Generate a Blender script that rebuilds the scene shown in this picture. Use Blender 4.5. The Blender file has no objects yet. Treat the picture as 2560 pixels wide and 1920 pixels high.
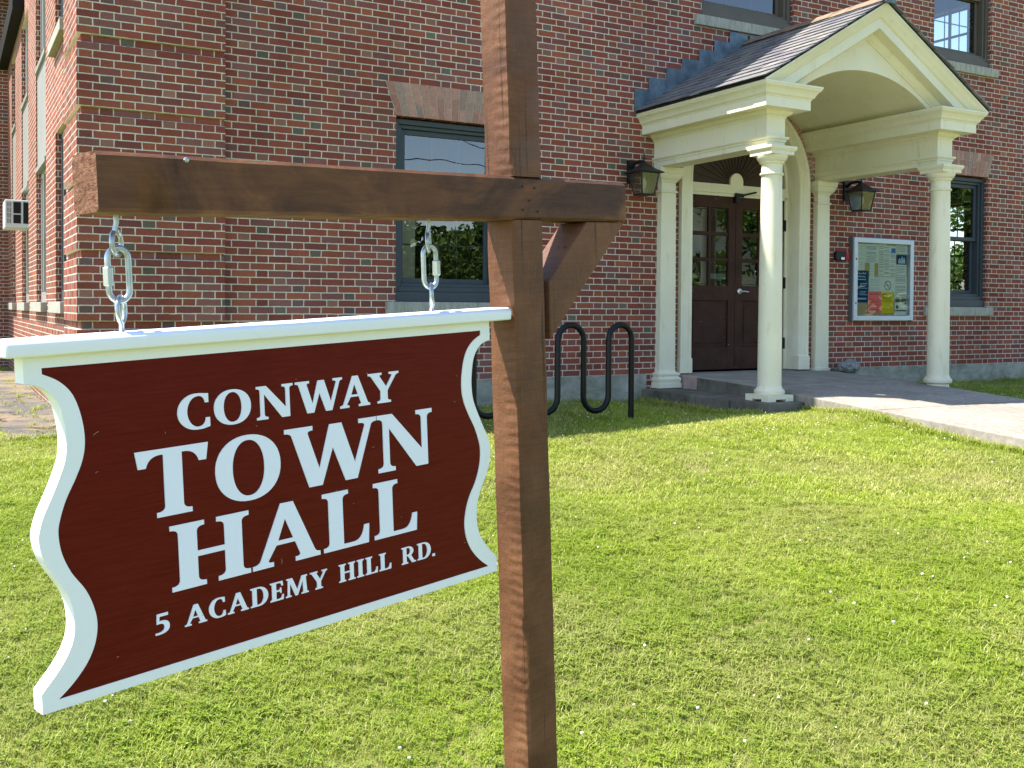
import bpy, bmesh, math, random
from mathutils import Vector, Matrix, noise
R_=random.Random(7)
sc=bpy.context.scene; COL=sc.collection
PI=math.pi
# ------------------------------------------------------------------ camera basis (level-fitted)
YAW,PIT,ROL=-0.5086,0.01985,-0.00665
CAM=Vector((-0.973,-9.299,0.734))
FW=Vector((-math.sin(YAW)*math.cos(PIT),math.cos(YAW)*math.cos(PIT),-math.sin(PIT)))
_r=FW.cross(Vector((0,0,1))).normalized(); _d=FW.cross(_r)
RT=math.cos(ROL)*_r+math.sin(ROL)*_d; DN=-math.sin(ROL)*_r+math.cos(ROL)*_d
cam=bpy.data.cameras.new('camera'); co=bpy.data.objects.new('camera',cam); COL.objects.link(co)
m=Matrix.Identity(4)
for i in range(3): m[i][0]=RT[i]; m[i][1]=-DN[i]; m[i][2]=-FW[i]; m[i][3]=CAM[i]
co.matrix_world=m; cam.sensor_width=36; cam.lens=2550/2560*36; cam.shift_y=-139/2560; cam.clip_end=800; cam.clip_start=.05
sc.camera=co
# ------------------------------------------------------------------ world / sun
SD=Vector((-.52,.26,1.0)).normalized()
w=bpy.data.worlds.new('World'); sc.world=w; w.use_nodes=True
nt=w.node_tree; bg=nt.nodes['Background']; sk=nt.nodes.new('ShaderNodeTexSky'); sk.sky_type='NISHITA'; sk.sun_disc=False
sk.sun_elevation=math.asin(SD.z); sk.sun_rotation=math.atan2(SD.x,SD.y)%(2*PI); sk.air_density=1.0; sk.dust_density=.6; sk.ozone_density=1.0
nt.links.new(sk.outputs[0],bg.inputs[0]); bg.inputs[1].default_value=.14
su=bpy.data.lights.new('sun','SUN'); su.energy=5.0; su.angle=math.radians(.5); su.color=(1,.94,.85)
so=bpy.data.objects.new('sun',su); COL.objects.link(so); so.rotation_euler=SD.to_track_quat('Z','Y').to_euler(); so.location=(-20,2,20)
sc.view_settings.view_transform='Standard'; sc.view_settings.look='None'; sc.view_settings.exposure=1.40; sc.view_settings.gamma=1
sc.cycles.max_bounces=8; sc.cycles.diffuse_bounces=4; sc.cycles.glossy_bounces=4; sc.cycles.transparent_max_bounces=12
# ------------------------------------------------------------------ material helpers
def s2l(c): return tuple((x/12.92 if x<=.04045 else ((x+.055)/1.055)**2.4) for x in c)
def mat(name,col,rough=.6,metal=0,spec=.5):
    m=bpy.data.materials.new(name); m.use_nodes=True; b=m.node_tree.nodes['Principled BSDF']
    b.inputs['Base Color'].default_value=(*col,1); b.inputs['Roughness'].default_value=rough; b.inputs['Metallic'].default_value=metal
    b.inputs['Specular IOR Level'].default_value=min(spec,.10) if rough>=.7 else spec; return m
class NT:
    def __init__(s,m): s.m=m; s.t=m.node_tree; s.b=s.t.nodes['Principled BSDF']
    def n(s,typ,**k):
        n=s.t.nodes.new(typ)
        for a,v in k.items(): setattr(n,a,v)
        return n
    def l(s,a,b): s.t.links.new(a,b)
    def math(s,op,a,b=None,c=None,clamp=False):
        n=s.n('ShaderNodeMath',operation=op); n.use_clamp=clamp
        for i,v in enumerate((a,b,c)):
            if v is None: continue
            if isinstance(v,(int,float)): n.inputs[i].default_value=v
            else: s.l(v,n.inputs[i])
        return n.outputs[0]
    def pos(s): return s.n('ShaderNodeNewGeometry').outputs['Position']
    def obj(s): return s.n('ShaderNodeTexCoord').outputs['Object']
    def noise(s,vec,scale,detail=4,rough=.5,dist=0):
        n=s.n('ShaderNodeTexNoise'); n.inputs['Scale'].default_value=scale; n.inputs['Detail'].default_value=detail
        n.inputs['Roughness'].default_value=rough; n.inputs['Distortion'].default_value=dist; s.l(vec,n.inputs['Vector']); return n.outputs['Fac']
    def mapv(s,vec,sc=(1,1,1)):
        n=s.n('ShaderNodeMapping'); n.inputs['Scale'].default_value=sc; s.l(vec,n.inputs['Vector']); return n.outputs[0]
    def ramp(s,fac,stops,interp='LINEAR'):
        n=s.n('ShaderNodeValToRGB'); n.color_ramp.interpolation=interp; e=n.color_ramp.elements
        while len(e)<len(stops): e.new(.5)
        for i,(p,c) in enumerate(stops): e[i].position=p; e[i].color=(*c,1)
        s.l(fac,n.inputs[0]); return n.outputs[0]
    def mix(s,fac,a,b,typ='MIX'):
        n=s.n('ShaderNodeMix',data_type='RGBA',blend_type=typ)
        for k,v in ((0,fac),(6,a),(7,b)):
            if isinstance(v,(int,float)): n.inputs[k].default_value=v
            elif isinstance(v,tuple): n.inputs[k].default_value=(*v,1)
            else: s.l(v,n.inputs[k])
        return n.outputs[2]
    def bump(s,h,strength=.3,dist=.01):
        n=s.n('ShaderNodeBump'); n.inputs['Strength'].default_value=strength; n.inputs['Distance'].default_value=dist
        s.l(h,n.inputs['Height']); s.l(n.outputs[0],s.b.inputs['Normal']); return n
    def color(s,c): s.l(c,s.b.inputs['Base Color'])
    def roughness(s,c): s.l(c,s.b.inputs['Roughness'])
C_=.0667; M_=.3365; ST=.2245
BR=[(0,(.235,.068,.047)),(.18,(.205,.060,.046)),(.36,(.255,.080,.050)),(.52,(.195,.068,.056)),(.66,(.20,.085,.075)),(.78,(.235,.115,.085)),(.88,(.145,.090,.082)),(.955,(.125,.105,.080))]
def brick_mat(name='flemish_brick',x0=1.359):
    m=mat(name,(.2,.07,.05),.85); k=NT(m); P=k.pos(); N=k.n('ShaderNodeNewGeometry').outputs['True Normal']
    sp=k.n('ShaderNodeSeparateXYZ'); k.l(P,sp.inputs[0]); sn=k.n('ShaderNodeSeparateXYZ'); k.l(N,sn.inputs[0])
    side=k.math('GREATER_THAN',k.math('ABSOLUTE',sn.outputs[0]),.7)
    wn=k.math('MULTIPLY_ADD',k.noise(P,9,3,.6),.012,-.006)
    wz=k.math('MULTIPLY_ADD',k.noise(k.mapv(P,(1.3,1.3,1.3)),11,3,.6),.007,-.0035)
    u=k.math('ADD',k.math('SUBTRACT',sp.outputs[0],x0),k.math('MULTIPLY',side,k.math('SUBTRACT',sp.outputs[1],sp.outputs[0])))
    u=k.math('ADD',u,wn); z=k.math('ADD',sp.outputs[2],wz)
    rz=k.math('DIVIDE',z,C_); row=k.math('FLOOR',rz); fz=k.math('SUBTRACT',rz,row)
    odd=k.math('ABSOLUTE',k.math('MODULO',row,2))
    uu=k.math('ADD',k.math('DIVIDE',u,M_),k.math('MULTIPLY',odd,.5)); cell=k.math('FLOOR',uu); fu=k.math('MULTIPLY',k.math('SUBTRACT',uu,cell),M_)
    HW=M_-ST
    # header first [0,HW], stretcher [HW,M]
    st=k.math('GREATER_THAN',fu,HW)
    du=k.math('ADD',k.math('MULTIPLY',k.math('SUBTRACT',1.0,st),k.math('MINIMUM',fu,k.math('SUBTRACT',HW,fu))),
              k.math('MULTIPLY',st,k.math('MINIMUM',k.math('SUBTRACT',fu,HW),k.math('SUBTRACT',M_,fu))))
    dz=k.math('MULTIPLY',k.math('MINIMUM',fz,k.math('SUBTRACT',1.0,fz)),C_)
    d=k.math('MINIMUM',du,dz)
    mask=k.math('MULTIPLY_ADD',k.math('ADD',d,k.math('MULTIPLY_ADD',k.noise(P,45,4,.7),.006,-.003)),380.0,-1.35,clamp=True)      # 1 on brick
    cb=k.n('ShaderNodeCombineXYZ'); k.l(k.math('ADD',cell,k.math('MULTIPLY',st,.37)),cb.inputs[0]); k.l(row,cb.inputs[1]); k.l(side,cb.inputs[2])
    wno=k.n('ShaderNodeTexWhiteNoise'); k.l(cb.outputs[0],wno.inputs['Vector'])
    rnd=wno.outputs['Value']
    # headers lean dark / olive
    r2=k.math('ADD',k.math('MULTIPLY',rnd,.78),k.math('MULTIPLY',k.math('SUBTRACT',1.0,st),.24),clamp=True)
    c=k.ramp(r2,BR,'CONSTANT')
    hs=k.n('ShaderNodeSeparateColor'); k.l(wno.outputs['Color'],hs.inputs[0])
    c=k.mix(1.0,c,k.ramp(hs.outputs[1],[(0,(.84,.84,.84)),(1,(1.18,1.18,1.18))]),'MULTIPLY')
    c=k.mix(1.0,c,k.ramp(k.noise(P,60,5,.7),[(.25,(.82,.82,.82)),(.75,(1.15,1.13,1.1))]),'MULTIPLY')
    mort=k.ramp(k.noise(P,14,5,.7),[(.3,(.46,.40,.32)),(.7,(.68,.61,.50))])
    big=k.ramp(k.noise(k.mapv(P,(1,1,.6)),.9,6,.68,.4),[(.32,(.80,.77,.74)),(.52,(1.0,1.0,1.0)),(.7,(1.14,1.14,1.15))])
    k.color(k.mix(1.0,k.mix(mask,mort,c),big,'MULTIPLY'))
    h=k.math('ADD',k.math('MULTIPLY',mask,1.0),k.math('MULTIPLY',k.noise(P,80,4,.7),.35)); k.bump(h,.5,.006)
    return m
def noisy(name,c1,c2,scale=6,rough=.7,bump=.15,bs=40,bd=.004,stretch=(1,1,1),spec=.4,metal=0,coord='pos',detail=5):
    m=mat(name,c1,rough,metal,spec); k=NT(m); P=k.mapv(k.pos() if coord=='pos' else k.obj(),stretch)
    k.color(k.ramp(k.noise(P,scale,detail,.6),[(.3,c1),(.7,c2)])); k.bump(k.noise(P,bs,4,.6),bump,bd); return m
MB=brick_mat()
M_conc=noisy('foundation_concrete',(.19,.195,.165),(.37,.365,.31),3.5,.9,.3,30)
k=NT(M_conc); 
M_stone=noisy('sill_stone',(.24,.24,.20),(.42,.41,.36),7,.9,.3,50,stretch=(4,4,1))
M_step=noisy('granite_step',(.075,.075,.055),(.19,.175,.145),4,.9,.3,60)
M_land=noisy('landing_concrete',(.22,.20,.165),(.36,.33,.28),3,.9,.25,120,.002)
M_side=noisy('pink_stone',(.28,.2,.18),(.4,.31,.28),8,.9,.25,80)
M_walk=noisy('walk_concrete',(.23,.205,.175),(.36,.33,.29),22,.9,.5,260,.002,detail=6)
M_rock=noisy('rock',(.16,.17,.17),(.34,.34,.33),14,.9,.6,50,.01)
M_cream=noisy('cream_paint',(.67,.635,.47),(.75,.715,.555),1.6,.45,.08,22,.0015,spec=.4)
k=NT(M_walk); P=k.pos(); c0=k.b.inputs['Base Color'].links[0].from_socket
k.color(k.mix(1.0,k.mix(1.0,c0,k.ramp(k.noise(P,1.4,6,.7,.4),[(.35,(.80,.79,.76)),(.6,(1.06,1.05,1.04))]),'MULTIPLY'),k.ramp(k.noise(P,150,3,.8),[(.3,(.82,.82,.82)),(.7,(1.14,1.14,1.14))]),'MULTIPLY'))
k=NT(M_cream); P=k.pos(); c0=k.b.inputs['Base Color'].links[0].from_socket
k.color(k.mix(1.0,c0,k.ramp(k.noise(k.mapv(P,(6,6,1.1)),2.2,6,.72,.3),[(.28,(.84,.82,.74)),(.44,(1,1,1))]),'MULTIPLY'))
k=NT(M_conc); P=k.pos(); c0=k.b.inputs['Base Color'].links[0].from_socket
k.color(k.mix(1.0,c0,k.ramp(k.noise(k.mapv(P,(1,1,3)),2.6,7,.75,.6),[(.35,(.62,.64,.55)),(.55,(1.05,1.05,1.03))]),'MULTIPLY'))
M_win=noisy('window_paint',(.033,.044,.054),(.043,.057,.068),3,.5,.03,30,.001)
M_winb=noisy('window_paint_brown',(.085,.070,.052),(.105,.088,.068),3,.5,.05,30,.001)
M_winl=noisy('window_paint_grey',(.23,.23,.21),(.27,.27,.25),3,.5,.05,30,.001)
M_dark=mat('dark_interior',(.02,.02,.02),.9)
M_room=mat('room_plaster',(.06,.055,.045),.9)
M_curt=noisy('curtain',(.42,.38,.28),(.5,.46,.36),5,.9,.2,20)
M_lead=noisy('lead_flashing',(.06,.085,.11),(.16,.21,.25),7,.5,.3,14,.01,metal=.3)
M_cap=noisy('ridge_cap_metal',(.12,.08,.05),(.30,.21,.14),9,.6,.3,20,.006)
M_black=mat('black_metal',(.012,.013,.016),.4,0,.25); M_alu=noisy('silver_frame',(.48,.54,.62),(.52,.58,.66),4,.4,.03,40,.001,metal=.25)
M_tube=mat('black_tube',(.005,.006,.009),.3,0,.22)
M_steel=mat('zinc_steel',(.62,.66,.70),.28,.85); 
M_zinc=noisy('galvanised',(.30,.36,.40),(.50,.55,.58),30,.33,.15,80,.0006,metal=.75)
M_chrome=mat('lever_steel',(.6,.6,.58),.3,.9)
M_white=noisy('white_paint',(.78,.82,.86),(.85,.88,.92),3,.35,.04,60,.0008,spec=.5)
M_letter=mat('white_letters',(.80,.84,.97),.4)
def glass(name,refl,tint=(.75,.8,.78),rough=0.0):
    m=bpy.data.materials.new(name); m.use_nodes=True; t=m.node_tree; t.nodes.clear()
    o=t.nodes.new('ShaderNodeOutputMaterial'); mx=t.nodes.new('ShaderNodeMixShader'); tr=t.nodes.new('ShaderNodeBsdfTransparent'); gl=t.nodes.new('ShaderNodeBsdfGlossy')
    fr=t.nodes.new('ShaderNodeFresnel'); fr.inputs[0].default_value=1.5; ad=t.nodes.new('ShaderNodeMath'); ad.operation='ADD'; ad.use_clamp=True; ad.inputs[1].default_value=refl
    tr.inputs[0].default_value=(*tint,1); gl.inputs['Roughness'].default_value=rough
    nz=t.nodes.new('ShaderNodeTexNoise'); nz.inputs['Scale'].default_value=1.3; bp=t.nodes.new('ShaderNodeBump'); bp.inputs['Strength'].default_value=.06; bp.inputs['Distance'].default_value=.05
    tc=t.nodes.new('ShaderNodeNewGeometry'); t.links.new(tc.outputs['Position'],nz.inputs['Vector']); t.links.new(nz.outputs['Fac'],bp.inputs['Height']); t.links.new(bp.outputs[0],gl.inputs['Normal'])
    t.links.new(fr.outputs[0],ad.inputs[0]); t.links.new(ad.outputs[0],mx.inputs[0]); t.links.new(tr.outputs[0],mx.inputs[1]); t.links.new(gl.outputs[0],mx.inputs[2]); t.links.new(mx.outputs[0],o.inputs[0]); return m
M_glass=glass('window_glass',.13); M_glassd=glass('door_glass',.16,(.35,.38,.36)); M_lamp=glass('lantern_glass',.10,(.75,.78,.72),.25); M_cover=glass('case_glass',.0,(.93,.96,.94))
# slate and voussoir bricks coloured per piece
def island(name,stops,rough=.8,bs=60,bump=.3,amp=(.8,1.2),spec=.4):
    m=mat(name,stops[0][1],rough,0,spec); k=NT(m); g=k.n('ShaderNodeNewGeometry'); c=k.ramp(g.outputs['Random Per Island'],stops)
    nz=k.noise(g.outputs['Position'],bs*.5,5,.65)
    c=k.mix(1.0,c,k.ramp(nz,[(.3,(amp[0],)*3),(.7,(amp[1],)*3)]),'MULTIPLY'); k.color(c); k.bump(k.noise(g.outputs['Position'],bs,4,.6),bump,.004); return m
M_slate=island('slate',[(0,(.125,.12,.135)),(.3,(.19,.18,.19)),(.55,(.16,.16,.155)),(.8,(.24,.225,.21)),(1,(.115,.115,.135))],.7,40)
M_arch=island('arch_brick',[(0,(.34,.17,.13)),(.3,(.42,.24,.19)),(.6,(.31,.15,.12)),(.8,(.42,.28,.21)),(1,(.25,.17,.15))],.85,70)
M_mort=noisy('mortar',(.42,.36,.28),(.56,.49,.39),14,.95,.3,60)
# ------------------------------------------------------------------ mesh helpers
class Mesh:
    def __init__(s): s.v=[]; s.f=[]
    def add(s,vs,fs):
        o=len(s.v); s.v+= [tuple(v) for v in vs]; s.f+=[tuple(i+o for i in f) for f in fs]; return s
    def box(s,a,b):
        x0,y0,z0=a; x1,y1,z1=b
        s.add([(x0,y0,z0),(x1,y0,z0),(x1,y1,z0),(x0,y1,z0),(x0,y0,z1),(x1,y0,z1),(x1,y1,z1),(x0,y1,z1)],
              [(0,3,2,1),(4,5,6,7),(0,1,5,4),(1,2,6,5),(2,3,7,6),(3,0,4,7)]); return s
    def quad(s,*p): s.add(p,[(0,1,2,3)[:len(p)]]); return s
    def prism(s,pts,axis,a,b):   # pts 2D polygon, extruded on axis from a to b ; axis 'y': pts=(x,z)
        n=len(pts)
        def mk(p,t): return {'y':(p[0],t,p[1]),'x':(t,p[0],p[1]),'z':(p[0],p[1],t)}[axis]
        s.add([mk(p,a) for p in pts]+[mk(p,b) for p in pts],[tuple(range(n)),tuple(range(2*n-1,n-1,-1))]+[(i,i+n,(i+1)%n+n,(i+1)%n) for i in range(n)]); return s
    def lathe(s,prof,c=(0,0,0),seg=40,sx=1,sy=1):
        n=len(prof); vs=[];fs=[]
        for j in range(seg):
            a=2*PI*j/seg
            for r,z in prof: vs.append((c[0]+r*math.cos(a)*sx,c[1]+r*math.sin(a)*sy,c[2]+z))
        for j in range(seg):
            for i in range(n-1): fs.append((j*n+i,((j+1)%seg)*n+i,((j+1)%seg)*n+i+1,j*n+i+1))
        fs.append(tuple(j*n for j in range(seg))[::-1]); fs.append(tuple(j*n+n-1 for j in range(seg))); s.add(vs,fs); return s
    def tube(s,pts,r,seg=10,closed=False,radii=None):
        pts=[Vector(p) for p in pts]; n=len(pts); vs=[];fs=[]
        up=None
        for i,p in enumerate(pts):
            if closed: t=(pts[(i+1)%n]-pts[i-1]).normalized()
            else: t=(pts[min(i+1,n-1)]-pts[max(i-1,0)]).normalized()
            if up is None:
                up=Vector((0,0,1)) if abs(t.z)<.9 else Vector((1,0,0))
            a=(up-t*up.dot(t)).normalized(); b=t.cross(a); up=a
            rr=radii[i] if radii else r
            for j in range(seg):
                q=2*PI*j/seg; vs.append(p+a*math.cos(q)*rr+b*math.sin(q)*rr)
        m=n if closed else n-1
        for i in range(m):
            for j in range(seg):
                i2=(i+1)%n; fs.append((i*seg+j,i*seg+(j+1)%seg,i2*seg+(j+1)%seg,i2*seg+j))
        if not closed: fs.append(tuple(range(seg))[::-1]); fs.append(tuple((n-1)*seg+j for j in range(seg)))
        s.add(vs,fs); return s
    def rings(s,rings,closed=True,cap=True):  # list of equal-length rings of points
        n=len(rings[0]); vs=[p for r in rings for p in r]; fs=[]
        for i in range(len(rings)-1):
            for j in range(n if closed else n-1): fs.append((i*n+j,i*n+(j+1)%n,(i+1)*n+(j+1)%n,(i+1)*n+j))
        if cap: fs.append(tuple(range(n))[::-1]); fs.append(tuple((len(rings)-1)*n+j for j in range(n)))
        s.add(vs,fs); return s
    def build(s,name,material,parent=None,smooth=False,bevel=0,fixn=True,tri=False):
        me=bpy.data.meshes.new(name); me.from_pydata(s.v,[],s.f); me.update()
        if fixn:
            bm=bmesh.new(); bm.from_mesh(me); bmesh.ops.recalc_face_normals(bm,faces=bm.faces); bm.to_mesh(me); bm.free()
        o=bpy.data.objects.new(name,me); COL.objects.link(o)
        for q in (material if isinstance(material,(list,tuple)) else [material]): me.materials.append(q)
        if smooth:
            for p in me.polygons: p.use_smooth=True
            if smooth!='all':
                try: me.set_sharp_from_angle(angle=math.radians(smooth if smooth is not True else 35))
                except Exception: pass
        if bevel:
            b=o.modifiers.new('bevel','BEVEL'); b.width=bevel; b.segments=2; b.limit_method='ANGLE'; b.angle_limit=math.radians(40)
        if parent: o.parent=parent
        return o
def tag(o,label,cat=None,group=None,kind=None):
    if label: o['label']=label
    if cat: o['category']=cat
    if group: o['group']=group
    if kind: o['kind']=kind
    return o
def thing(name,label,cat,loc=(0,0,0),rot=(0,0,0),group=None):
    o=bpy.data.objects.new(name,None); COL.objects.link(o); o.location=loc; o.rotation_euler=rot; o.empty_display_size=.1
    tag(o,label,cat,group); return o
def plate(loops,thick,name='t'):  # 2D loops (x,y) possibly with holes -> Mesh in XY with z 0..thick
    cu=bpy.data.curves.new(name,'CURVE'); cu.dimensions='2D'; cu.fill_mode='BOTH'; cu.extrude=thick/2
    for lp in loops:
        sp=cu.splines.new('POLY'); sp.points.add(len(lp)-1); sp.use_cyclic_u=True
        for i,p in enumerate(lp): sp.points[i].co=(p[0],p[1],0,1)
    o=bpy.data.objects.new(name,cu); COL.objects.link(o); dg=bpy.context.evaluated_depsgraph_get(); me=o.evaluated_get(dg).to_mesh()
    r=Mesh(); r.v=[(v.co.x,v.co.y,v.co.z+thick/2) for v in me.vertices]; r.f=[tuple(p.vertices) for p in me.polygons]
    o.to_mesh_clear(); bpy.data.objects.remove(o); bpy.data.curves.remove(cu); return r
def textmesh(txt,size,align='LEFT'):
    cu=bpy.data.curves.new('t','FONT'); cu.body=txt; cu.size=size; cu.align_x=align; cu.resolution_u=2
    o=bpy.data.objects.new('t',cu); COL.objects.link(o); dg=bpy.context.evaluated_depsgraph_get(); me=o.evaluated_get(dg).to_mesh()
    r=Mesh(); r.v=[tuple(v.co) for v in me.vertices]; r.f=[tuple(p.vertices) for p in me.polygons]
    o.to_mesh_clear(); bpy.data.objects.remove(o); bpy.data.curves.remove(cu); return r
def xf(ms,fn): ms.v=[tuple(fn(*v)) for v in ms.v]; return ms
def standing(ms,y=0): return xf(ms,lambda a,b,c:(a,y+c,b))   # XY plate -> XZ, thickness to +y
def sm(a,b,x): t=max(0,min(1,(x-a)/(b-a))); return t*t*(3-2*t)
# ------------------------------------------------------------------ ground
def gz(x,y):
    z=-.43+.14*sm(0,4.2,x)+.06*sm(4.5,7,x)-.03*sm(9,12,x)
    z-=.040*max(0,-y-1.0) if x>-1 else .040*max(0,-y-1.0)
    z+=.085*math.exp(-((y+2.75)/.75)**2)*sm(3,5.5,x)-.05*sm(-2.1,-1.2,y)*sm(5.0,5.7,x)*(1-sm(6.3,7.5,x))
    z+=.012*noise.noise(Vector((x*.8,y*.8,0)))+.006*noise.noise(Vector((x*2.7,y*2.7,3)))
    return max(z,-1.3)
def grid(name,x0,x1,y0,y1,nx,ny,fn,m,off=0):
    ms=Mesh(); vs=[];fs=[]
    for j in range(ny+1):
        for i in range(nx+1):
            x=x0+(x1-x0)*i/nx; y=y0+(y1-y0)*j/ny; vs.append((x,y,fn(x,y)+off))
    for j in range(ny):
        for i in range(nx): a=j*(nx+1)+i; fs.append((a,a+1,a+nx+2,a+nx+1))
    ms.add(vs,fs); return ms.build(name,m,smooth='all')
# ground sheet: fine near, coarse to the horizon
M_soil=mat('lawn_thatch',(.12,.12,.05),1); k=NT(M_soil); P=k.pos()
k.color(k.mix(k.ramp(k.noise(P,.7,5,.6),[(.35,(0,0,0)),(.7,(1,1,1))]),k.ramp(k.noise(P,60,4,.7),[(.3,(.12,.165,.018)),(.7,(.25,.30,.05))]),k.ramp(k.noise(P,50,4,.7),[(.3,(.14,.12,.05)),(.7,(.28,.25,.12))]))); k.bump(k.noise(P,120,4,.7),.8,.02)
xs=[-300,-120,-60,-30,-16,-10,-7]+[-5+.25*i for i in range(77)]+[15,17,21,30,60,120,300]
ys=[-300,-120,-60,-30,-20,-14]+[-12+.25*i for i in range(57)]+[3,5,8,12,15,25,60,150,300]
ms=Mesh(); ms.add([(x,y,gz(x,y) if abs(x)<40 and abs(y)<40 else -1.3 if y<-40 else -.45) for y in ys for x in xs],
 [(j*len(xs)+i,j*len(xs)+i+1,(j+1)*len(xs)+i+1,(j+1)*len(xs)+i) for j in range(len(ys)-1) for i in range(len(xs)-1)])
tag(ms.build('ground',M_soil,smooth='all'),None,kind='structure')
# broken asphalt strip by the left flank
M_dirt=mat('broken_asphalt',(.2,.19,.17),1); k=NT(M_dirt); P=k.pos()
vo=k.n('ShaderNodeTexVoronoi',feature='DISTANCE_TO_EDGE'); vo.inputs['Scale'].default_value=2.6; wv=k.n('ShaderNodeVectorMath',operation='MULTIPLY_ADD'); nn=k.n('ShaderNodeTexNoise'); nn.inputs['Scale'].default_value=4; nn.inputs['Detail'].default_value=5; k.l(P,nn.inputs['Vector']); k.l(nn.outputs['Color'],wv.inputs[0]); wv.inputs[1].default_value=(.5,.5,0); k.l(P,wv.inputs[2]); k.l(wv.outputs[0],vo.inputs['Vector'])
crk=k.math('MAXIMUM',k.math('MULTIPLY_ADD',vo.outputs['Distance'],30,-.1,clamp=True),k.math('GREATER_THAN',k.noise(P,1.1,2,.5),.47))
base=k.mix(k.ramp(k.noise(P,1.6,6,.65),[(.42,(0,0,0)),(.58,(1,1,1))]),k.ramp(k.noise(P,70,5,.8),[(.3,(.09,.088,.085)),(.7,(.17,.165,.16))]),k.ramp(k.noise(P,55,5,.8),[(.3,(.16,.12,.08)),(.7,(.34,.28,.20))]))
k.color(k.mix(crk,(.05,.045,.035),base)); k.bump(k.math('ADD',k.noise(P,70,6,.8),k.math('MULTIPLY',crk,1.2)),.9,.02)
DX0,DX1,DY0,DY1=-.52,.09,.35,10.6
def jag(t,s): return .07*noise.noise(Vector((t*1.7,s,0)))+.03*noise.noise(Vector((t*6,s,1)))
ms=Mesh(); n=80; vs=[];fs=[]
for j in range(n+1):
    y=DY0+(DY1-DY0)*j/n
    for i in range(9):
        x=DX0+(DX1-DX0)*i/8+(jag(y,5) if i==0 else 0); yy=y+(jag(x,9) if j==0 else 0)
        vs.append((x,yy,gz(x,yy)+.012+.012*noise.noise(Vector((x*5,yy*5,2)))))
for j in range(n):
    for i in range(8): a=j*9+i; fs.append((a,a+1,a+10,a+9))
ms.add(vs,fs); tag(ms.build('pavement',M_dirt,smooth='all'),None,kind='structure')
# far lot beyond (street behind the camera)
M_road=noisy('asphalt',(.045,.045,.046),(.07,.07,.07),3,.9,.3,80)
ms=Mesh().box((-120,-31,-1.34),(120,-24,-1.28)); tag(ms.build('road',M_road),None,kind='structure')
# ------------------------------------------------------------------ the town hall
hall=thing('town_hall','red Flemish bond brick town hall with cream columned entrance porch behind the lawn','building',(7.4,5,-.5))
def hp(o): 
    o.parent=hall; o.matrix_parent_inverse=Matrix.Translation((-7.4,-5,.5)); return o
XR=14.8; HT=6.7
def rect(x0,z0,x1,z1): return [(x0,z0),(x1,z0),(x1,z1),(x0,z1)]
DC=7.39; AR=1.005; AZ=2.26      # door arch outer radius, spring height
def arcpts(cx,cz,r,a0,a1,n): return [(cx+r*math.cos(a0+(a1-a0)*i/n),cz+r*math.sin(a0+(a1-a0)*i/n)) for i in range(n+1)]
door_loop=[(DC-AR,-.1),(DC+AR,-.1)]+arcpts(DC,AZ,AR,0,PI,32)
WF=[(2.9,.79,4.1,2.61),(10.65,.79,11.85,2.61)]                 # ground floor front windows
WU=[(2.9,4.13,4.1,6.0),(6.69,4.13,8.13,6.0),(10.68,4.13,11.88,6.0)]
loops=[rect(.12,0,XR-.12,HT),]+[rect(*r) for r in WF+WU]
loops[0]=[(.12,0),(DC-AR,0)]+[p for p in arcpts(DC,AZ,AR,PI,0,32)]+[(DC+AR,0),(XR-.12,0),(XR-.12,HT),(.12,HT)]
hp(standing(plate(loops,.32),0).build('wall',MB))
# left flank wall (plane x=.1 facing -x)
WS=[(1.75,.77,2.85,2.60),(4.05,.77,5.5,2.45),(6.9,.77,8.3,2.45),(9.8,.77,10.9,2.45)]
WSU=[(1.75,3.56,2.85,5.2),(4.05,3.80,5.5,6.0),(6.9,3.80,8.3,5.0),(9.8,3.80,10.9,5.0)]
def flank(loops_,x,t): # loops in (y,z) -> plane x..x+t
    return xf(plate(loops_,t),lambda a,b,c:(x+c,a,b))
lp=[[(.35,0-.6),(7.2+5.0,-.6),(12.2,5.15),(7.6,5.15),(7.6,HT),(.35,HT)]]
for i,(y0,z0,y1,z1) in enumerate(WS):
    if i==0: lp.append(rect(y0,z0,y1,z1)); lp.append(rect(*WSU[0]))
    else: lp.append(rect(y0,z0,y1,WSU[i][3]))
hp(flank(lp,.1,.3).build('wall',MB))
hp(Mesh().box((-3.5,12.2,-.6),(.4,12.5,HT)).build('wall',MB))                       # rear wing facing us
hp(Mesh().box((-.06,7.65,5.14),(.3,12.19,5.45)).build('eaves',M_dark))
# right wall with side windows seen through the rooms
hp(flank([rect(.35,-.6,12.2,HT),rect(2.3,.79,3.5,2.61),rect(2.3,4.13,3.5,6.0)],XR-.4,.28).build('wall',MB))
hp(Mesh().box((0.45,12.55,-.6),(XR-.1,12.8,HT)).build('wall',MB))
hp(Mesh().box((-.5,-.35,HT+.002),(XR+.5,13.2,HT+.12)).build('roof',M_dark))
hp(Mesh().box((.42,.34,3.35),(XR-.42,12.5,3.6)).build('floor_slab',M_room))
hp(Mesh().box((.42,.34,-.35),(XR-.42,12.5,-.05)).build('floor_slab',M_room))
# quoins (left corner and right corner)
def quoin(x0,x1,y0,y1,left):
    ms=Mesh()
    for k in range(0,11):
        z=.6*k; ms.box((x0,y0,z),(x1,y1,z+.6-C_-.0005))
        i=.036; ms.box((x0+(i if left else .001),y0+i,z+.6-C_),(x1-(.0 if left else i)-.002,y1-.002,z+.6-.0005))
    ms.box((x0+.036,y0+.036,-.55),(x1-.002,y1-.002,-.0005))
    return ms
hp(quoin(0,1.225,-.1,.95,True).build('corner_quoin',MB,bevel=.004)); hp(quoin(XR-1.225,XR,-.1,.95,False).build('corner_quoin',MB))
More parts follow.
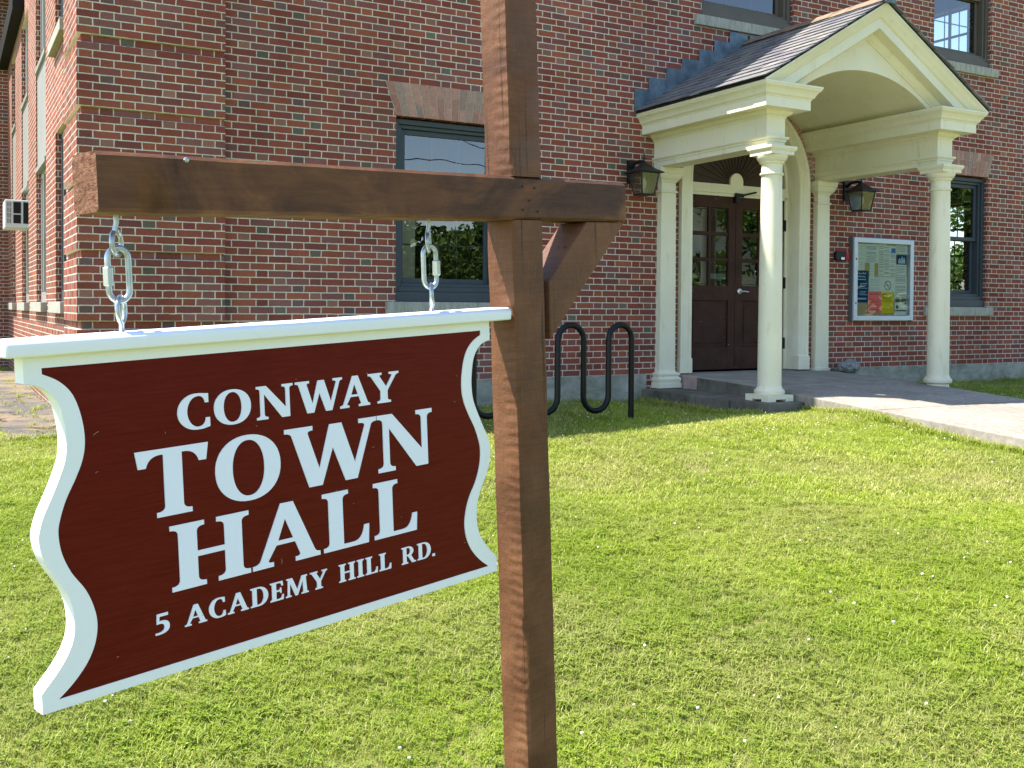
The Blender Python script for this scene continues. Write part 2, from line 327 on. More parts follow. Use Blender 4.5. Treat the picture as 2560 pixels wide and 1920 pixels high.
# concrete base
hp(Mesh().box((1.227,-.035,-.6),(5.93,.2,-.0005)).build('foundation',M_conc,bevel=.006)); hp(Mesh().box((8.86,-.035,-.6),(XR-1.227,.2,-.0005)).build('foundation',M_conc,bevel=.006))
hp(Mesh().box((5.931,-.0,-.6),(6.385,.2,-.0005)).build('brick_base',MB)); hp(Mesh().box((8.40,-.0,-.6),(8.859,.2,-.0005)).build('brick_base',MB))
# interiors
def room(x0,x1,y1,z0,z1,m=None,right_open=None):
    ms=Mesh(); y0=.345
    ms.quad((x0,y0,z0),(x0,y1,z0),(x0,y1,z1),(x0,y0,z1)).quad((x0,y1,z0),(x1,y1,z0),(x1,y1,z1),(x0,y1,z1))
    ms.quad((x0,y0,z0),(x1,y0,z0),(x1,y1,z0),(x0,y1,z0)).quad((x0,y0,z1),(x1,y0,z1),(x1,y1,z1),(x0,y1,z1))
    if not right_open: ms.quad((x1,y0,z0),(x1,y1,z0),(x1,y1,z1),(x1,y0,z1))
    return hp(ms.build('room',m or M_room,fixn=False))
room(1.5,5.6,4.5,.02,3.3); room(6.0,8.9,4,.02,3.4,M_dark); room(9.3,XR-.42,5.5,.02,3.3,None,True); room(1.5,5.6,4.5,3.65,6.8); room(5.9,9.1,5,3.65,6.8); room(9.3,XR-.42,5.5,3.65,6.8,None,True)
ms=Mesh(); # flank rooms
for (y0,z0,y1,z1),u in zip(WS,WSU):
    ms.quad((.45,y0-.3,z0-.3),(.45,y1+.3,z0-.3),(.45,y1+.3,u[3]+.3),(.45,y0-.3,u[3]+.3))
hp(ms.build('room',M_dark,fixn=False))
# --- windows
def frame_rings(ms,x0,z0,x1,z1,w,ya,yb):
    ms.box((x0,ya,z0),(x0+w,yb,z1)); ms.box((x1-w,ya,z0),(x1,yb,z1)); ms.box((x0+w+.0005,ya,z0),(x1-w-.0005,yb,z0+w)); ms.box((x0+w+.0005,ya,z1-w),(x1-w-.0005,yb,z1))
def window(r,m,sillz=.12):
    x0,z0,x1,z1=r; x0+=.003;x1-=.003
    ms=Mesh(); b=.1
    frame_rings(ms,x0,z0+b+.001,x1,z1-.018,.05,.055,.20)     # brickmould
    frame_rings(ms,x0+.052,z0+b+.05,x1-.052,z1-.070,.035,.082,.22)
    ms.box((x0-.0,.03,z0),(x1,.22,z0+b))                       # sub sill
    fr=hp(ms.build('window',m,bevel=.004))
    xa,xb=x0+.089,x1-.089; za,zb=z0+b+.087,z1-.107; zm=(za+zb)/2
    subs=[]
    s1=Mesh(); frame_rings(s1,xa,zm-.02,xb,zb,.05,.115,.155); s2=Mesh(); frame_rings(s2,xa,za,xb,zm+.022,.05,.160,.195)
    subs.append(s1.build('sash',m,bevel=.003)); subs.append(s2.build('sash',m,bevel=.003))
    subs.append(Mesh().quad((xa+.05,.135,zm+.03),(xb-.05,.135,zm+.03),(xb-.05,.135,zb-.05),(xa+.05,.135,zb-.05)).build('pane',M_glass,fixn=False))
    subs.append(Mesh().quad((xa+.05,.178,za+.05),(xb-.05,.178,za+.05),(xb-.05,.178,zm-.028),(xa+.05,.178,zm-.028)).build('pane',M_glass,fixn=False))
    for ya,(zl,zh) in ((.139,(zm+.03,zb-.05)),(.182,(za+.05,zm-.03))):
        mm=Mesh()
        for i in range(1,3): x=xa+.05+(xb-xa-.1)*i/3; mm.box((x-.007,ya,zl),(x+.007,ya+.008,zh))
        z=(zl+zh)/2; mm.box((xa+.05,ya+.0005,z-.007),(xb-.05,ya+.0075,z+.007)); subs.append(mm.build('muntin_grid',m))
    for o in subs: o.parent=fr
    # stone sill
    s=Mesh().box((x0-.11,-.045,z0-sillz),(x1+.11,.05,z0-.001)); hp(s.build('window_sill',M_stone,bevel=.006))
    return fr
for r in WF: window(r,M_win)
for r in WU: window(r,M_winb)
hp(Mesh().box((3.06,.26,.86),(3.22,.30,1.72)).build('curtain',M_curt))
# curtain strip + muntins inside of first window, white rod in window over the porch
# lintel flat arches
def jack(x0,x1,z0,h,splay,n=16):
    back=Mesh().prism([(x0,z0),(x1,z0),(x1+splay,z0+h),(x0-splay,z0+h)],'y',-.003,.02).build('flat_arch',M_mort); hp(back)
    ms=Mesh(); g=.0055
    for i in range(n):
        a0=x0+(x1-x0)*i/n; a1=x0+(x1-x0)*(i+1)/n; b0=x0-splay+(x1-x0+2*splay)*i/n; b1=x0-splay+(x1-x0+2*splay)*(i+1)/n
        cuts=[0,.36,1] if i%2 else [0,.64,1]
        for c0,c1 in zip(cuts[:-1],cuts[1:]):
            q=lambda t,lo,hi:(lo+(hi-lo)*t)
            e=.012 
            t0=c0+e*(c0>0); t1=c1-e*(c1<1)
            p=[(q(t0,a0,b0)+g,z0+h*t0),(q(t0,a1,b1)-g,z0+h*t0),(q(t1,a1,b1)-g,z0+h*t1),(q(t1,a0,b0)+g,z0+h*t1)]
            ms.prism(p,'y',-.009,-.0035)
    o=ms.build('arch_brick',M_arch); o.parent=back
    return back
for r in WF: jack(r[0],r[2],r[3]+.002,.325,.115)
for r in WU: jack(r[0],r[2],r[3]+.002,.325,.115)
# flank windows: frames, sills, spandrel panels
for i,((y0,z0,y1,z1),(_,u0,_,u1)) in enumerate(zip(WS,WSU)):
    X=.185
    for ya,za,yb,zb in ((y0,z0,y1,z1),(y0,u0,y1,u1)):
        ms=Mesh()
        for (a,b) in (((X-.03,ya,za),(X+.08,ya+.07,zb)),((X-.03,yb-.07,za),(X+.08,yb,zb)),((X-.029,ya+.071,za),(X+.08,yb-.071,za+.13)),((X-.029,ya+.071,zb-.07),(X+.08,yb-.071,zb)),((X-.015,ya+.071,(za+zb)/2-.03),(X+.07,yb-.071,(za+zb)/2+.03))): ms.box(a,b)
        ms.box((X-.06,(ya+yb)/2-.03,za+.131),(X+.07,(ya+yb)/2+.03,zb-.071))
        fr=hp(ms.build('window',M_winl if i else M_win,bevel=.004))
        p=Mesh().quad((X+.03,ya+.07,za+.13),(X+.03,yb-.07,za+.13),(X+.03,yb-.07,zb-.07),(X+.03,ya+.07,zb-.07)).build('pane',M_glass,fixn=False); p.parent=fr
    if i: 
        sp=hp(Mesh().box((X-.07,y0+.002,z1+.062),(X+.1,y1-.002,u0-.062)).build('spandrel_panel',M_winl))
        for za,zb in ((z1+.001,z1+.06),(u0-.06,u0-.001)):
            ss=Mesh().box((X-.10,y0+.001,za),(X+.1,y1-.001,zb)).build('trim',M_winl); ss.parent=sp
    hp(Mesh().box((.03,y0-.1,z0-.12),(.14,y1+.1,z0-.001)).build('window_sill',M_stone,bevel=.005))
    if i==0: hp(Mesh().box((.03,y0-.1,u0-.12),(.14,y1+.1,u0-.001)).build('window_sill',M_stone,bevel=.005))
# side windows on the right wall: muntin frames
for z0,z1 in ((.79,2.61),(4.13,6.0)):
    X=XR-.3; ms=Mesh()
    for yy in (2.33,2.72,3.08,3.47): ms.box((X-.02,yy-.018,z0),(X+.02,yy+.018,z1))
    for t in (0.02,.25,.5,.75,.98): ms.box((X-.019,2.3,z0+(z1-z0)*t-.018),(X+.019,3.5,z0+(z1-z0)*t+.018))
    hp(ms.build('window',M_win))
# --- door surround
def swept(prof,path_fn,name,m,smooth=False):  # prof list of (r_off,y); path_fn(r_off)-> list (x,z)
    ms=Mesh(); rows=[[ (x,y,z) for (x,z) in path_fn(r)] for r,y in prof]; n=len(rows[0])
    vs=[p for r in rows for p in r]; fs=[]
    for i in range(len(rows)-1):
        for j in range(n-1): fs.append((i*n+j,i*n+j+1,(i+1)*n+j+1,(i+1)*n+j))
    ms.add(vs,fs); return ms.build(name,m,smooth=smooth)
def apath(r): return [(DC-r,0.0)]+[(DC-r,AZ*.5)]+arcpts(DC,AZ,r,PI,0,40)+[(DC+r,AZ*.5),(DC+r,0.0)]
cas=[(1.000,.02),(1.000,-.055),(.985,-.062),(.975,-.055),(.965,-.045),(.90,-.045),(.895,-.037),(.865,-.037),(.858,-.043),(.850,-.048),(.838,-.048),(.832,-.04),(.832,.16),(.81,.162),(.80,.15),(.785,.15),(.785,.25)]
hp(swept(cas,apath,'door_casing',M_cream,smooth=40))
hp(Mesh().box((DC-1.012,-.068,0),(DC-.835,.05,.17)).build('plinth_block',M_cream,bevel=.006)); hp(Mesh().box((DC+.825,-.068,0),(DC+1.012,.05,.17)).build('plinth_block',M_cream,bevel=.006))
# fanlight panel, transom
FZ=2.235
fan=[(DC-.80,FZ),(DC+.80,FZ)]+arcpts(DC,AZ,.80,0,PI,32)
M_brown=mat('brown_paint',(.06,.025,.016),.6,0,.15); k=NT(M_brown); P=k.pos()
# chipped paint towards small spots
nz=k.noise(P,38,6,.75); nb=k.noise(k.mapv(P,(1,1,.5)),5,3,.5)
chip=k.math('MULTIPLY',k.math('GREATER_THAN',nz,.665),k.math('GREATER_THAN',nb,.50))
k.color(k.mix(chip,k.ramp(k.noise(P,4,5,.6),[(.3,(.034,.015,.010)),(.7,(.058,.026,.017))]),(.42,.38,.33))); k.bump(k.noise(P,70,4,.6),.15,.003)
M_fan=noisy('fan_brown',(.030,.014,.009),(.045,.022,.014),5,.6,.2,60,.002)
fo=hp(standing(plate([fan],.02),.19).build('fanlight_panel',M_fan))
ms=Mesh()
for i in range(19):
    a=PI*(i+.0)/18; ca,sa=math.cos(a),math.sin(a); 
    if 0<i<18:
        w0,w1=.006,.012; p=[(DC+ca*.14-sa*w0,FZ+sa*.14+ca*w0),(DC+ca*.14+sa*w0,FZ+sa*.14-ca*w0),(DC+ca*.79+sa*w1,FZ+.02+sa*.77-ca*w1),(DC+ca*.79-sa*w1,FZ+.02+sa*.77+ca*w1)]
        ms.prism(p,'y',.178,.1895)
o=ms.build('sunburst_rib',M_fan); o.parent=fo; o.parent=fo
hub=standing(plate([[(DC-.10,FZ-.03),(DC+.10,FZ-.03)]+arcpts(DC,FZ+.04,.10,0,PI,24)],.03),.155).build('hub',M_cream); hub.parent=fo
for o_ in (o,hub): o_.matrix_parent_inverse=Matrix.Translation((-7.4,-5,.5)) if False else Matrix.Identity(4)
ms=Mesh().box((DC-.83,.15,2.09),(DC+.83,.24,2.125)).box((DC-.83,.135,2.1255),(DC+.83,.24,2.155)).box((DC-.83,.145,2.1555),(DC+.83,.24,2.185)).box((DC-.83,.16,2.1855),(DC+.83,.24,2.2345))
hp(ms.build('door_transom',M_cream,bevel=.003))
# doors
def door(x0,x1,left):
    y=.17; ms=Mesh(); z0,z1=.015,2.088; st=.105; 
    xi0,xi1=x0+st,x1-st
    ms.box((x0,y,z0),(xi0,y+.045,z1)).box((xi1,y,z0),(x1,y+.045,z1))
    for a,b in ((z0,z0+.27),(.84,1.02),(1.95,z1)): ms.box((xi0+.0005,y+.0005,a),(xi1-.0005,y+.0445,b))
    xm=(xi0+xi1)/2; ms.box((xm-.016,y+.006,1.021),(xm+.016,y+.04,1.949))
    for i in (1,2):
        z=1.02+.93*i/3; ms.box((xi0+.001,y+.007,z-.016),(xm-.0165,y+.039,z+.016)).box((xm+.0165,y+.007,z-.016),(xi1-.001,y+.039,z+.016))
    ms.box((xi0+.001,y+.02,z0+.271),(xi1-.001,y+.035,.839)); ms.box((xi0+.05,y+.010,z0+.32),(xi1-.05,y+.0195,.79))
    d=hp(ms.build('door',M_brown,bevel=.003)); 
    g=Mesh().quad((xi0,y+.024,1.02),(xi1,y+.024,1.02),(xi1,y+.024,1.95),(xi0,y+.024,1.95)).build('pane',M_glassd,fixn=False); g.parent=d
    # moulding beads around each light
    bd=Mesh()
    for i in range(3):
        for (a,b) in ((xi0+.001,xm-.017),(xm+.017,xi1-.001)):
            za=1.02+.31*i+.017; zb=1.02+.31*(i+1)-.017; w=.006
            bd.box((a,y+.012,za),(a+w,y+.022,zb)).box((b-w,y+.012,za),(b,y+.022,zb)).box((a+w,y+.012,za),(b-w,y+.022,za+w)).box((a+w,y+.012,zb-w),(b-w,y+.022,zb))
    q=bd.build('glazing_bead',M_brown); q.parent=d
    for z in (.32,1.07,1.78):
        xx=x0-.004 if left else x1+.004
        q=Mesh().box((xx-.014,y-.022,z-.07),(xx+.014,y-.001,z+.07)).build('hinge',M_black,bevel=.003); q.parent=d
    return d
d1=door(DC-.785,DC-.003,True); d2=door(DC+.003,DC+.785,False)
tag(d2,'right hand door leaf with steel lever handle'); tag(d1,'left hand door leaf with white strip behind its lower pane')
q=Mesh().box((DC-.37,.198,1.10),(DC-.13,.2,1.165)).build('paper_strip',M_letter); q.parent=d1
ms=Mesh().lathe([(.0,0),(.036,0),(.036,.006),(.03,.012),(.012,.014),(.012,.05),(0,.05)],(0,0,0),24)
xf(ms,lambda a,b,c:(DC+.07+a,.169-c,.955+b)); ms.tube([(DC+.07,.125,.955),(DC+.11,.122,.955),(DC+.175,.125,.948)],.010,8)
q=ms.build('handle',M_chrome,smooth=40); q.parent=d2
ms=Mesh().tube([(DC-.05,.13,2.115),(DC+.06,.10,2.105)],.022,10).tube([(DC+.05,.10,2.11),(DC+.13,.07,2.13),(DC+.22,.06,2.15)],.012,8).box((DC-.045,.11,2.02),(DC-.005,.168,2.10))
q=ms.build('door_closer',M_black,smooth=40); q.parent=d1
# arch brick rings
ms=Mesh(); 
for ring,(r0,r1) in enumerate(((1.016,1.105),(1.115,1.21))):
    n=62 if ring==0 else 46
    for i in range(n):
        a0=PI*i/n+.006; a1=PI*(i+1)/n-.006
        if ring: a0+=.004; a1-=.004
        p=[(DC+r*math.cos(a),AZ+r*math.sin(a)) for r,a in ((r0,a0),(r1,a0),(r1,a1),(r0,a1))]
        ms.prism(p,'y',-.010,.0)
bk=hp(standing(plate([arcpts(DC,AZ,1.225,0,PI,40)+arcpts(DC,AZ,1.005,PI,0,40)],.004),-.004).build('door_arch',M_mort)); o=ms.build('arch_brick',M_arch); o.parent=bk
# --- porch
XL,XRc=6.15,8.63; HW=.12; YF=-1.80; EB=2.33
for xc in (XL,XRc):
    ms=Mesh()
    prof=[(.004,EB),(0,EB+.002),(0,2.382),(.010,2.384),(.010,2.402),(.022,2.406),(.03,2.418),(.03,2.432),(.003,2.434),(0,2.436),(0,2.615),(.008,2.62),(.010,2.632),(.022,2.638),(.040,2.650),(.052,2.668),(.055,2.680),(.17,2.682),(.17,2.775),(.176,2.777),(.178,2.788),(.186,2.792),(.196,2.802),(.206,2.825),(.222,2.848),(.242,2.866),(.25,2.884),(.254,2.886),(.254,2.905)]
    rows=[[(xc-HW-d,.03,z),(xc-HW-d,YF-d,z),(xc+HW+d,YF-d,z),(xc+HW+d,.03,z)] for d,z in prof]
    ms.rings(rows,closed=True,cap=True)
    b=hp(ms.build('entablature',M_cream))
# roof geometry
ZE=2.93; XE0=XL-HW-.254-.012; XE1=XRc+HW+.254+.012; XC=(XE0+XE1)/2; ZR=3.885; SL=(ZR-ZE)/(XC-XE0); YR=-2.055
def zr(x): return ZR-SL*abs(x-XC)
# slates
ms=Mesh(); rows=13; L=math.hypot(XC-XE0,ZR-ZE); un=Vector((-SL,0,1)).normalized()
for sgn in (-1,1):
    for j in range(rows):
        s0=L*j/rows-.012*(j==0); s1=L*(j+1)/rows+.045
        y=YR-.03+R_.uniform(-.0,.008)-(.07 if j%2 else 0)
        while y<-.002:
            wd=R_.uniform(.15,.23); ya=max(y,YR-.035); yb=min(y+wd,-.002)
            if yb-ya>.02:
                th=.009+R_.uniform(0,.004); j0=R_.uniform(-.006,.006)
                def P(s,h,yy): 
                    x=XE0+(s/L)*(XC-XE0); z=ZE+(s/L)*(ZR-ZE); nx,nz=-SL/math.hypot(1,SL),1/math.hypot(1,SL); x+=nx*h; z+=nz*h
                    if sgn>0: x=2*XC-x
                    return (x,yy,z)
                a,b=s0+j0,min(s1,L-.002); h0=.020+R_.uniform(-.002,.002); h1=.002
                ms.add([P(a,h0,ya+.0015),P(a,h0,yb-.0015),P(b,h1+.003,yb-.0015),P(b,h1+.003,ya+.0015),P(a,h0-th,ya+.0015),P(a,h0-th,yb-.0015),P(b,h1-.006,yb-.0015),P(b,h1-.006,ya+.0015)],
                       [(0,1,2,3),(4,7,6,5),(0,4,5,1),(1,5,6,2),(2,6,7,3),(3,7,4,0)])
            y+=wd
pr=hp(ms.build('porch_roof',M_slate))
# underlay boards
ms=Mesh().add([(XE0,YR,ZE-.004),(XE0,-.002,ZE-.004),(XC,-.002,ZR-.004),(XC,YR,ZR-.004),(XE0,YR,ZE-.024),(XE0,-.002,ZE-.024),(XC,-.002,ZR-.024),(XC,YR,ZR-.024)],[(0,1,2,3),(4,7,6,5),(0,4,5,1),(0,3,7,4)])
ms.add([(2*XC-XE0,YR,ZE-.004),(2*XC-XE0,-.002,ZE-.004),(XC,-.002,ZR-.004),(XC,YR,ZR-.004),(2*XC-XE0,YR,ZE-.024),(2*XC-XE0,-.002,ZE-.024),(XC,-.002,ZR-.024),(XC,YR,ZR-.024)],[(0,1,2,3),(4,7,6,5),(0,4,5,1),(0,3,7,4)])
o=ms.build('roof_board',M_dark); o.parent=pr
ms=Mesh(); 
for i,(ya,yb) in enumerate(((YR-.04,-1.35),(-1.37,-.7),(-.72,-.003))):
    h=.03+.004*i; ms.add([(XC-.11,ya,ZR-.11*SL+h-.004),(XC-.11,yb,ZR-.11*SL+h-.004),(XC,yb,ZR+h+.012),(XC,ya,ZR+h+.012),(XC+.11,ya,ZR-.11*SL+h-.004),(XC+.11,yb,ZR-.11*SL+h-.004)],[(0,1,2,3),(3,2,5,4)])
o=ms.build('ridge_cap',M_cap,smooth=False,fixn=False); so_=o.modifiers.new('s','SOLIDIFY'); so_.thickness=.006; o.parent=pr
ms=Mesh().add([(XC-.085,YR-.045,ZR-.04),(XC+.085,YR-.045,ZR-.04),(XC+.03,YR-.045,ZR+.045),(XC,YR-.045,ZR+.055),(XC-.03,YR-.045,ZR+.045),(XC-.085,YR+.02,ZR-.03),(XC+.085,YR+.02,ZR-.03),(XC+.03,YR+.02,ZR+.05),(XC,YR+.02,ZR+.06),(XC-.03,YR+.02,ZR+.05)],[(0,1,2,3,4),(9,8,7,6,5),(0,5,6,1),(1,6,7,2),(2,7,8,3),(3,8,9,4),(4,9,5,0)])
o=ms.build('ridge_end',M_lead); o.parent=pr
# raking cornice
rk=[(.254,-.003),(.254,.022),(.248,.026),(.235,.05),(.212,.075),(.198,.098),(.188,.112),(.180,.118),(.17,.12),(.17,.215),(.055,.217),(.052,.232),(.035,.252),(.018,.268),(.010,.272),(.010,.290),(-.03,.292)]
SLi=SL
def yrk(d): return YF-d
for sgn in (-1,1):
    ms=Mesh(); vs=[];fs=[]
    for d,tv in rk:
        za=ZR-.024-tv*1.13
        xe=XC-(za-2.905)/SL
        # upper end (apex) and lower end on the horizontal cornice
        vs+= [(XC,yrk(d),za),(XC+sgn*(XC-xe),yrk(d),2.905)]
    n=len(rk); fs=[(2*i,2*i+1,2*i+3,2*i+2) for i in range(n-1)]
    ms.add(vs,fs); hp(ms.build('raking_cornice',M_cream,smooth=30,fixn=False))
# inner moulding and tympanum with segmental arch opening
RV=1.66; ZCR=3.215; 
def arcz(x): return ZCR-RV+math.sqrt(max(0,RV*RV-(x-XC)**2))
t0=ZR-.024-.29*1.13
xa_=XC-(t0-2.9)/SL; XS=1.0
pts=[(xa_,2.9)]
arc=[(XC-XS+2*XS*i/36) for i in range(37)]
poly=[(xa_-.05,2.88),(XC-XS,2.88)]+[(x,arcz(x)) for x in arc]+[(XC+XS,2.88),(2*XC-xa_+.05,2.88),(XC,t0+.08)]
hp(standing(plate([poly],.04),YF+.004).build('tympanum',M_cream))
# vault ceiling
ms=Mesh(); vs=[];fs=[]
full=[XC-XS-.02+ (2*XS+.04)*i/40 for i in range(41)]
for x in full: z=ZCR+.0-RV+math.sqrt(RV*RV-(x-XC)**2)+.001; vs+=[(x,YF+.03,z),(x,-.002,z)]
fs=[(2*i,2*i+1,2*i+3,2*i+2) for i in range(40)]
ms.add(vs,fs); o=hp(ms.build('vault_ceiling',M_cream,smooth='all',fixn=False))
# gable infill above vault hidden by roof ; wall-side closing
# columns & pilasters
YC=-1.75
for xc in (XL,XRc):
    z0=gz0=-.155 if xc<7 else -.115
    ms=Mesh(); 
    prof=[(.115,z0+.055),(.142,z0+.057),(.150,z0+.075),(.147,z0+.098),(.136,z0+.108),(.130,z0+.110),(.128,z0+.122),(.120,z0+.130),(.1165,z0+.15)]
    for i in range(13):
        t=i/12; prof.append((.1165-.0155*(t**1.7),z0+.16+(2.045-z0-.16)*t))
    prof+=[(.103,2.05),(.114,2.055),(.118,2.065),(.114,2.075),(.104,2.079),(.102,2.085),(.102,2.155),(.106,2.165),(.118,2.168),(.120,2.176),(.118,2.184),(.126,2.188),(.140,2.205),(.151,2.228),(.154,2.245)]
    ms.lathe(prof,(xc,YC,0),48)
    if xc<7:
        h=.163; ms.box((xc-h,YC-h,z0+.016),(xc+h,YC+h,z0+.056))
        for sx in (-1,1):
            for sy in (-1,1): ms.box((xc+sx*h-(sx>0)*.1,YC+sy*h-(sy>0)*.1,z0-.006),(xc+sx*h+(sx<0)*.1,YC+sy*h+(sy<0)*.1,z0+.0155))
    else: ms.lathe([(.125,-.2),(.118,z0+.05)],(xc,YC,0),32)
    c=hp(ms.build('column',M_cream,smooth=32))
    ab=Mesh(); h0,h1=.150,.170
    ab.rings([[(xc-h,YC-h,z),(xc+h,YC-h,z),(xc+h,YC+h,z),(xc-h,YC+h,z)] for h,z in ((h0,2.246),(h0,2.282),(h0+.008,2.285),(h1,2.305),(h1,2.3285))])
    q=ab.build('abacus',M_cream); q.parent=c
for xc in (6.185,8.60):
    z0=-.155 if xc<7 else -.02; hw=.108; dp=.072
    ms=Mesh()
    def ring(d,z,taper=0): return [(xc-hw-d+taper,.01,z),(xc-hw-d+taper,-dp-d,z),(xc+hw+d-taper,-dp-d,z),(xc+hw+d-taper,.01,z)]
    pr_=[]
    if xc<7: pr_=[(.058,z0,0),(.058,z0+.055,0),(.045,z0+.056,0),(.052,z0+.075,0),(.056,z0+.1,0),(.046,z0+.118,0),(.034,z0+.122,0),(.032,z0+.136,0),(.044,z0+.14,0),(.046,z0+.158,0),(.036,z0+.168,0),(.010,z0+.178,0),(.004,z0+.2,0)]
    else: pr_=[(.02,z0,0),(.02,z0+.03,0),(.004,z0+.04,0)]
    pr_+=[(.003,2.045,.010),(.016,2.05,.01),(.020,2.06,.01),(.014,2.072,.01),(.001,2.078,.01),(.001,2.165,.01),(.012,2.168,.01),(.014,2.18,.01),(.022,2.19,.01),(.042,2.21,.01),(.056,2.24,.01),(.058,2.26,.01),(.066,2.265,.01),(.07,2.30,.01),(.07,2.328,.01)]
    ms.rings([ring(d,z,t) for d,z,t in pr_]); hp(ms.build('pilaster',M_cream))
# stepped flashing
ms=Mesh()
st=[(5.745,3.18),(5.935,3.33),(6.18,3.467),(6.40,3.60),(6.645,3.735),(6.87,3.867),(7.10,3.995),(7.36,3.995)]
for i in range(7):
    xa,zt=st[i]; xb=st[i+1][0]; 
    if i==6: zt=3.997
    lo=lambda x: zr(x)-.04
    ms.prism([(xa,lo(xa)+(.0)),(xb+.012,lo(xb)),(xb+.012,zt),(xa,zt)],'y',-.0155-.0016*i,-.010-.0016*i)
    ms.prism([(2*XC-xa,lo(xa)),(2*XC-xa,zt),(2*XC-xb-.012,zt),(2*XC-xb-.012,lo(xb))],'y',-.0155-.0016*i,-.010-.0016*i)
hp(ms.build('step_flashing',M_lead))
# ------------------------------------------------------------------ entrance steps and path
es=thing('entrance_steps','weathered stone step and concrete landing under the porch','steps',(6.3,-.8,-.3))
def ep(o): o.parent=es; o.matrix_parent_inverse=Matrix.Translation((-6.3,.8,.3)); return o
def lz(y): return -.012+.034*y     # landing slopes gently to the front
LX0,LX1=6.37,8.62
def slab(x0,x1,y0,y1,zf,zb):
    ms=Mesh(); ms.add([(x0,y0,zb),(x1,y0,zb),(x1,y1,zb),(x0,y1,zb),(x0,y0,zf(y0)),(x1,y0,zf(y0)),(x1,y1,zf(y1)),(x0,y1,zf(y1))],[(0,3,2,1),(4,5,6,7),(0,1,5,4),(1,2,6,5),(2,3,7,6),(3,0,4,7)]); return ms
ep(slab(LX0+.006,LX1,-1.38,.16,lz,-.45).build('landing_slab',M_land,bevel=.006))
ep(slab(LX0-.012,LX0+.005,-1.378,-.385,lambda y:lz(y)-.004,-.45).build('riser',M_step,bevel=.004))
ep(slab(LX0,LX0+.12,-.38,.14,lambda y:lz(y)+.002,-.45).build('edge_stone',M_side,bevel=.01))
ep(Mesh().box((5.86,-.96,-.5),(6.372,-.005,-.163)).build('step',M_step,bevel=.01))
ep(Mesh().box((5.865,-1.46,-.5),(6.372,-.965,-.168)).build('step',M_step,bevel=.01))
ep(Mesh().box((5.90,-2.02,-.5),(6.36,-1.465,-.162)).build('step',M_step,bevel=.01))
def wz(y): return -.060-.066*(-y-1.38) if y<-1.38 else -.06
ms=Mesh(); n=16; L0=6.365;L1=8.6
vs=[];fs=[]
for i in range(n+1):
    y=-1.386-9.0*i/n; z=wz(y) if y>-4.6 else wz(-4.6)-.05*(-4.6-y)
    for x,zz in ((L0,z-.35),(L0,z),(L1,z),(L1,z-.35)): vs.append((x,y,zz))
for i in range(n):
    for j in range(3): a=4*i+j; fs.append((a,a+1,a+5,a+4))
fs.append((0,3,2,1)); ms.add(vs,fs); tag(ms.build('path',M_walk,bevel=.008),None,kind='structure')
# joint lines cut in the walk
ms=Mesh()
for y in (-2.9,-4.4,-5.9): ms.box((L0+.005,y-.006,(wz(y) if y>-4.6 else wz(-4.6)-.05*(-4.6-y))-.02),(L1-.005,y+.006,(wz(y) if y>-4.6 else wz(-4.6)-.05*(-4.6-y))+.0012))
tag(ms.build('path_joint',M_step),None,kind='structure')
# rock
bm=bmesh.new(); bmesh.ops.create_icosphere(bm,subdivisions=3,radius=1)
for v in bm.verts:
    d=v.co.normalized(); q=noise.noise(d*1.3+Vector((4,1,2)))*.35+noise.noise(d*3)*.12; v.co=d*(1+q); v.co.x*=.19; v.co.y*=.12; v.co.z*=.085
    v.co=Vector((round(v.co.x/.045)*.045*.5+v.co.x*.5,v.co.y,round(v.co.z/.03)*.03*.5+v.co.z*.5))
me=bpy.data.meshes.new('rock'); bm.to_mesh(me); bm.free(); me.materials.append(M_rock); o=bpy.data.objects.new('rock',me); COL.objects.link(o); o.location=(8.90,-.24,.035); o.rotation_euler=(0,0,.4)
tag(o,'angular grey rock lying on the landing beside the right pilaster','rock')
# ------------------------------------------------------------------ lanterns
def lantern(x,label):
    t=thing('wall_lantern',label,'lantern',(x,0,2.1),group='wall lanterns flanking the porch')
    cy=-.26
    fr=Mesh(); b0,b1=.078,.118; za,zb=-.12,.115
    bot=[(-b0,cy-b0,za),(b0,cy-b0,za),(b0,cy+b0,za),(-b0,cy+b0,za)]; top=[(-b1,cy-b1,zb),(b1,cy-b1,zb),(b1,cy+b1,zb),(-b1,cy+b1,zb)]
    for i in range(4):
        fr.tube([bot[i],top[i]],.008,6); fr.tube([bot[i],bot[(i+1)%4]],.009,6); fr.tube([top[i],top[(i+1)%4]],.009,6)
    fr.box((-b0,cy-b0,za-.008),(b0,cy+b0,za-.002)); 
    fr.build('frame',M_black,t,smooth=40)
    g=Mesh()
    for i in range(4): g.quad(bot[i],bot[(i+1)%4],top[(i+1)%4],top[i])
    g.build('pane',M_lamp,t,fixn=False)
    rf=Mesh(); r0=.158
    rf.rings([[(sx*r,cy+sy*r,z) for sx,sy in ((-1,-1),(1,-1),(1,1),(-1,1))] for r,z in ((r0,.112),(r0,.122),(.10,.155),(.045,.20),(.02,.225),(.008,.24))])
    rf.tube([(0,cy,.23),(0,cy,.33)],.007,8).tube([(-.03,cy,.275),(.03,cy,.275)],.006,6)
    rf.build('lantern_roof',M_black,t,smooth=40)
    ar=Mesh().tube([(0,-.01,.19),(0,-.10,.245),(0,-.18,.25),(0,cy,.235)],.02,10); ar.box((-.045,-.03,.02),(.045,.0,.28)); ar.build('bracket',M_black,t,smooth=40)
    Mesh().lathe([(.0,-.1),(.018,-.1),(.018,-.05),(.03,-.01),(.03,.03),(.012,.06),(0,.06)],(0,cy,0),14).build('bulb',mat('bulb_glass',(.5,.5,.46),.3),t,smooth='all')
    return t
def copy_tree(o,parent=None):
    c=o.copy(); COL.objects.link(c); c.parent=parent
    for ch in o.children: copy_tree(ch,c)
    return c
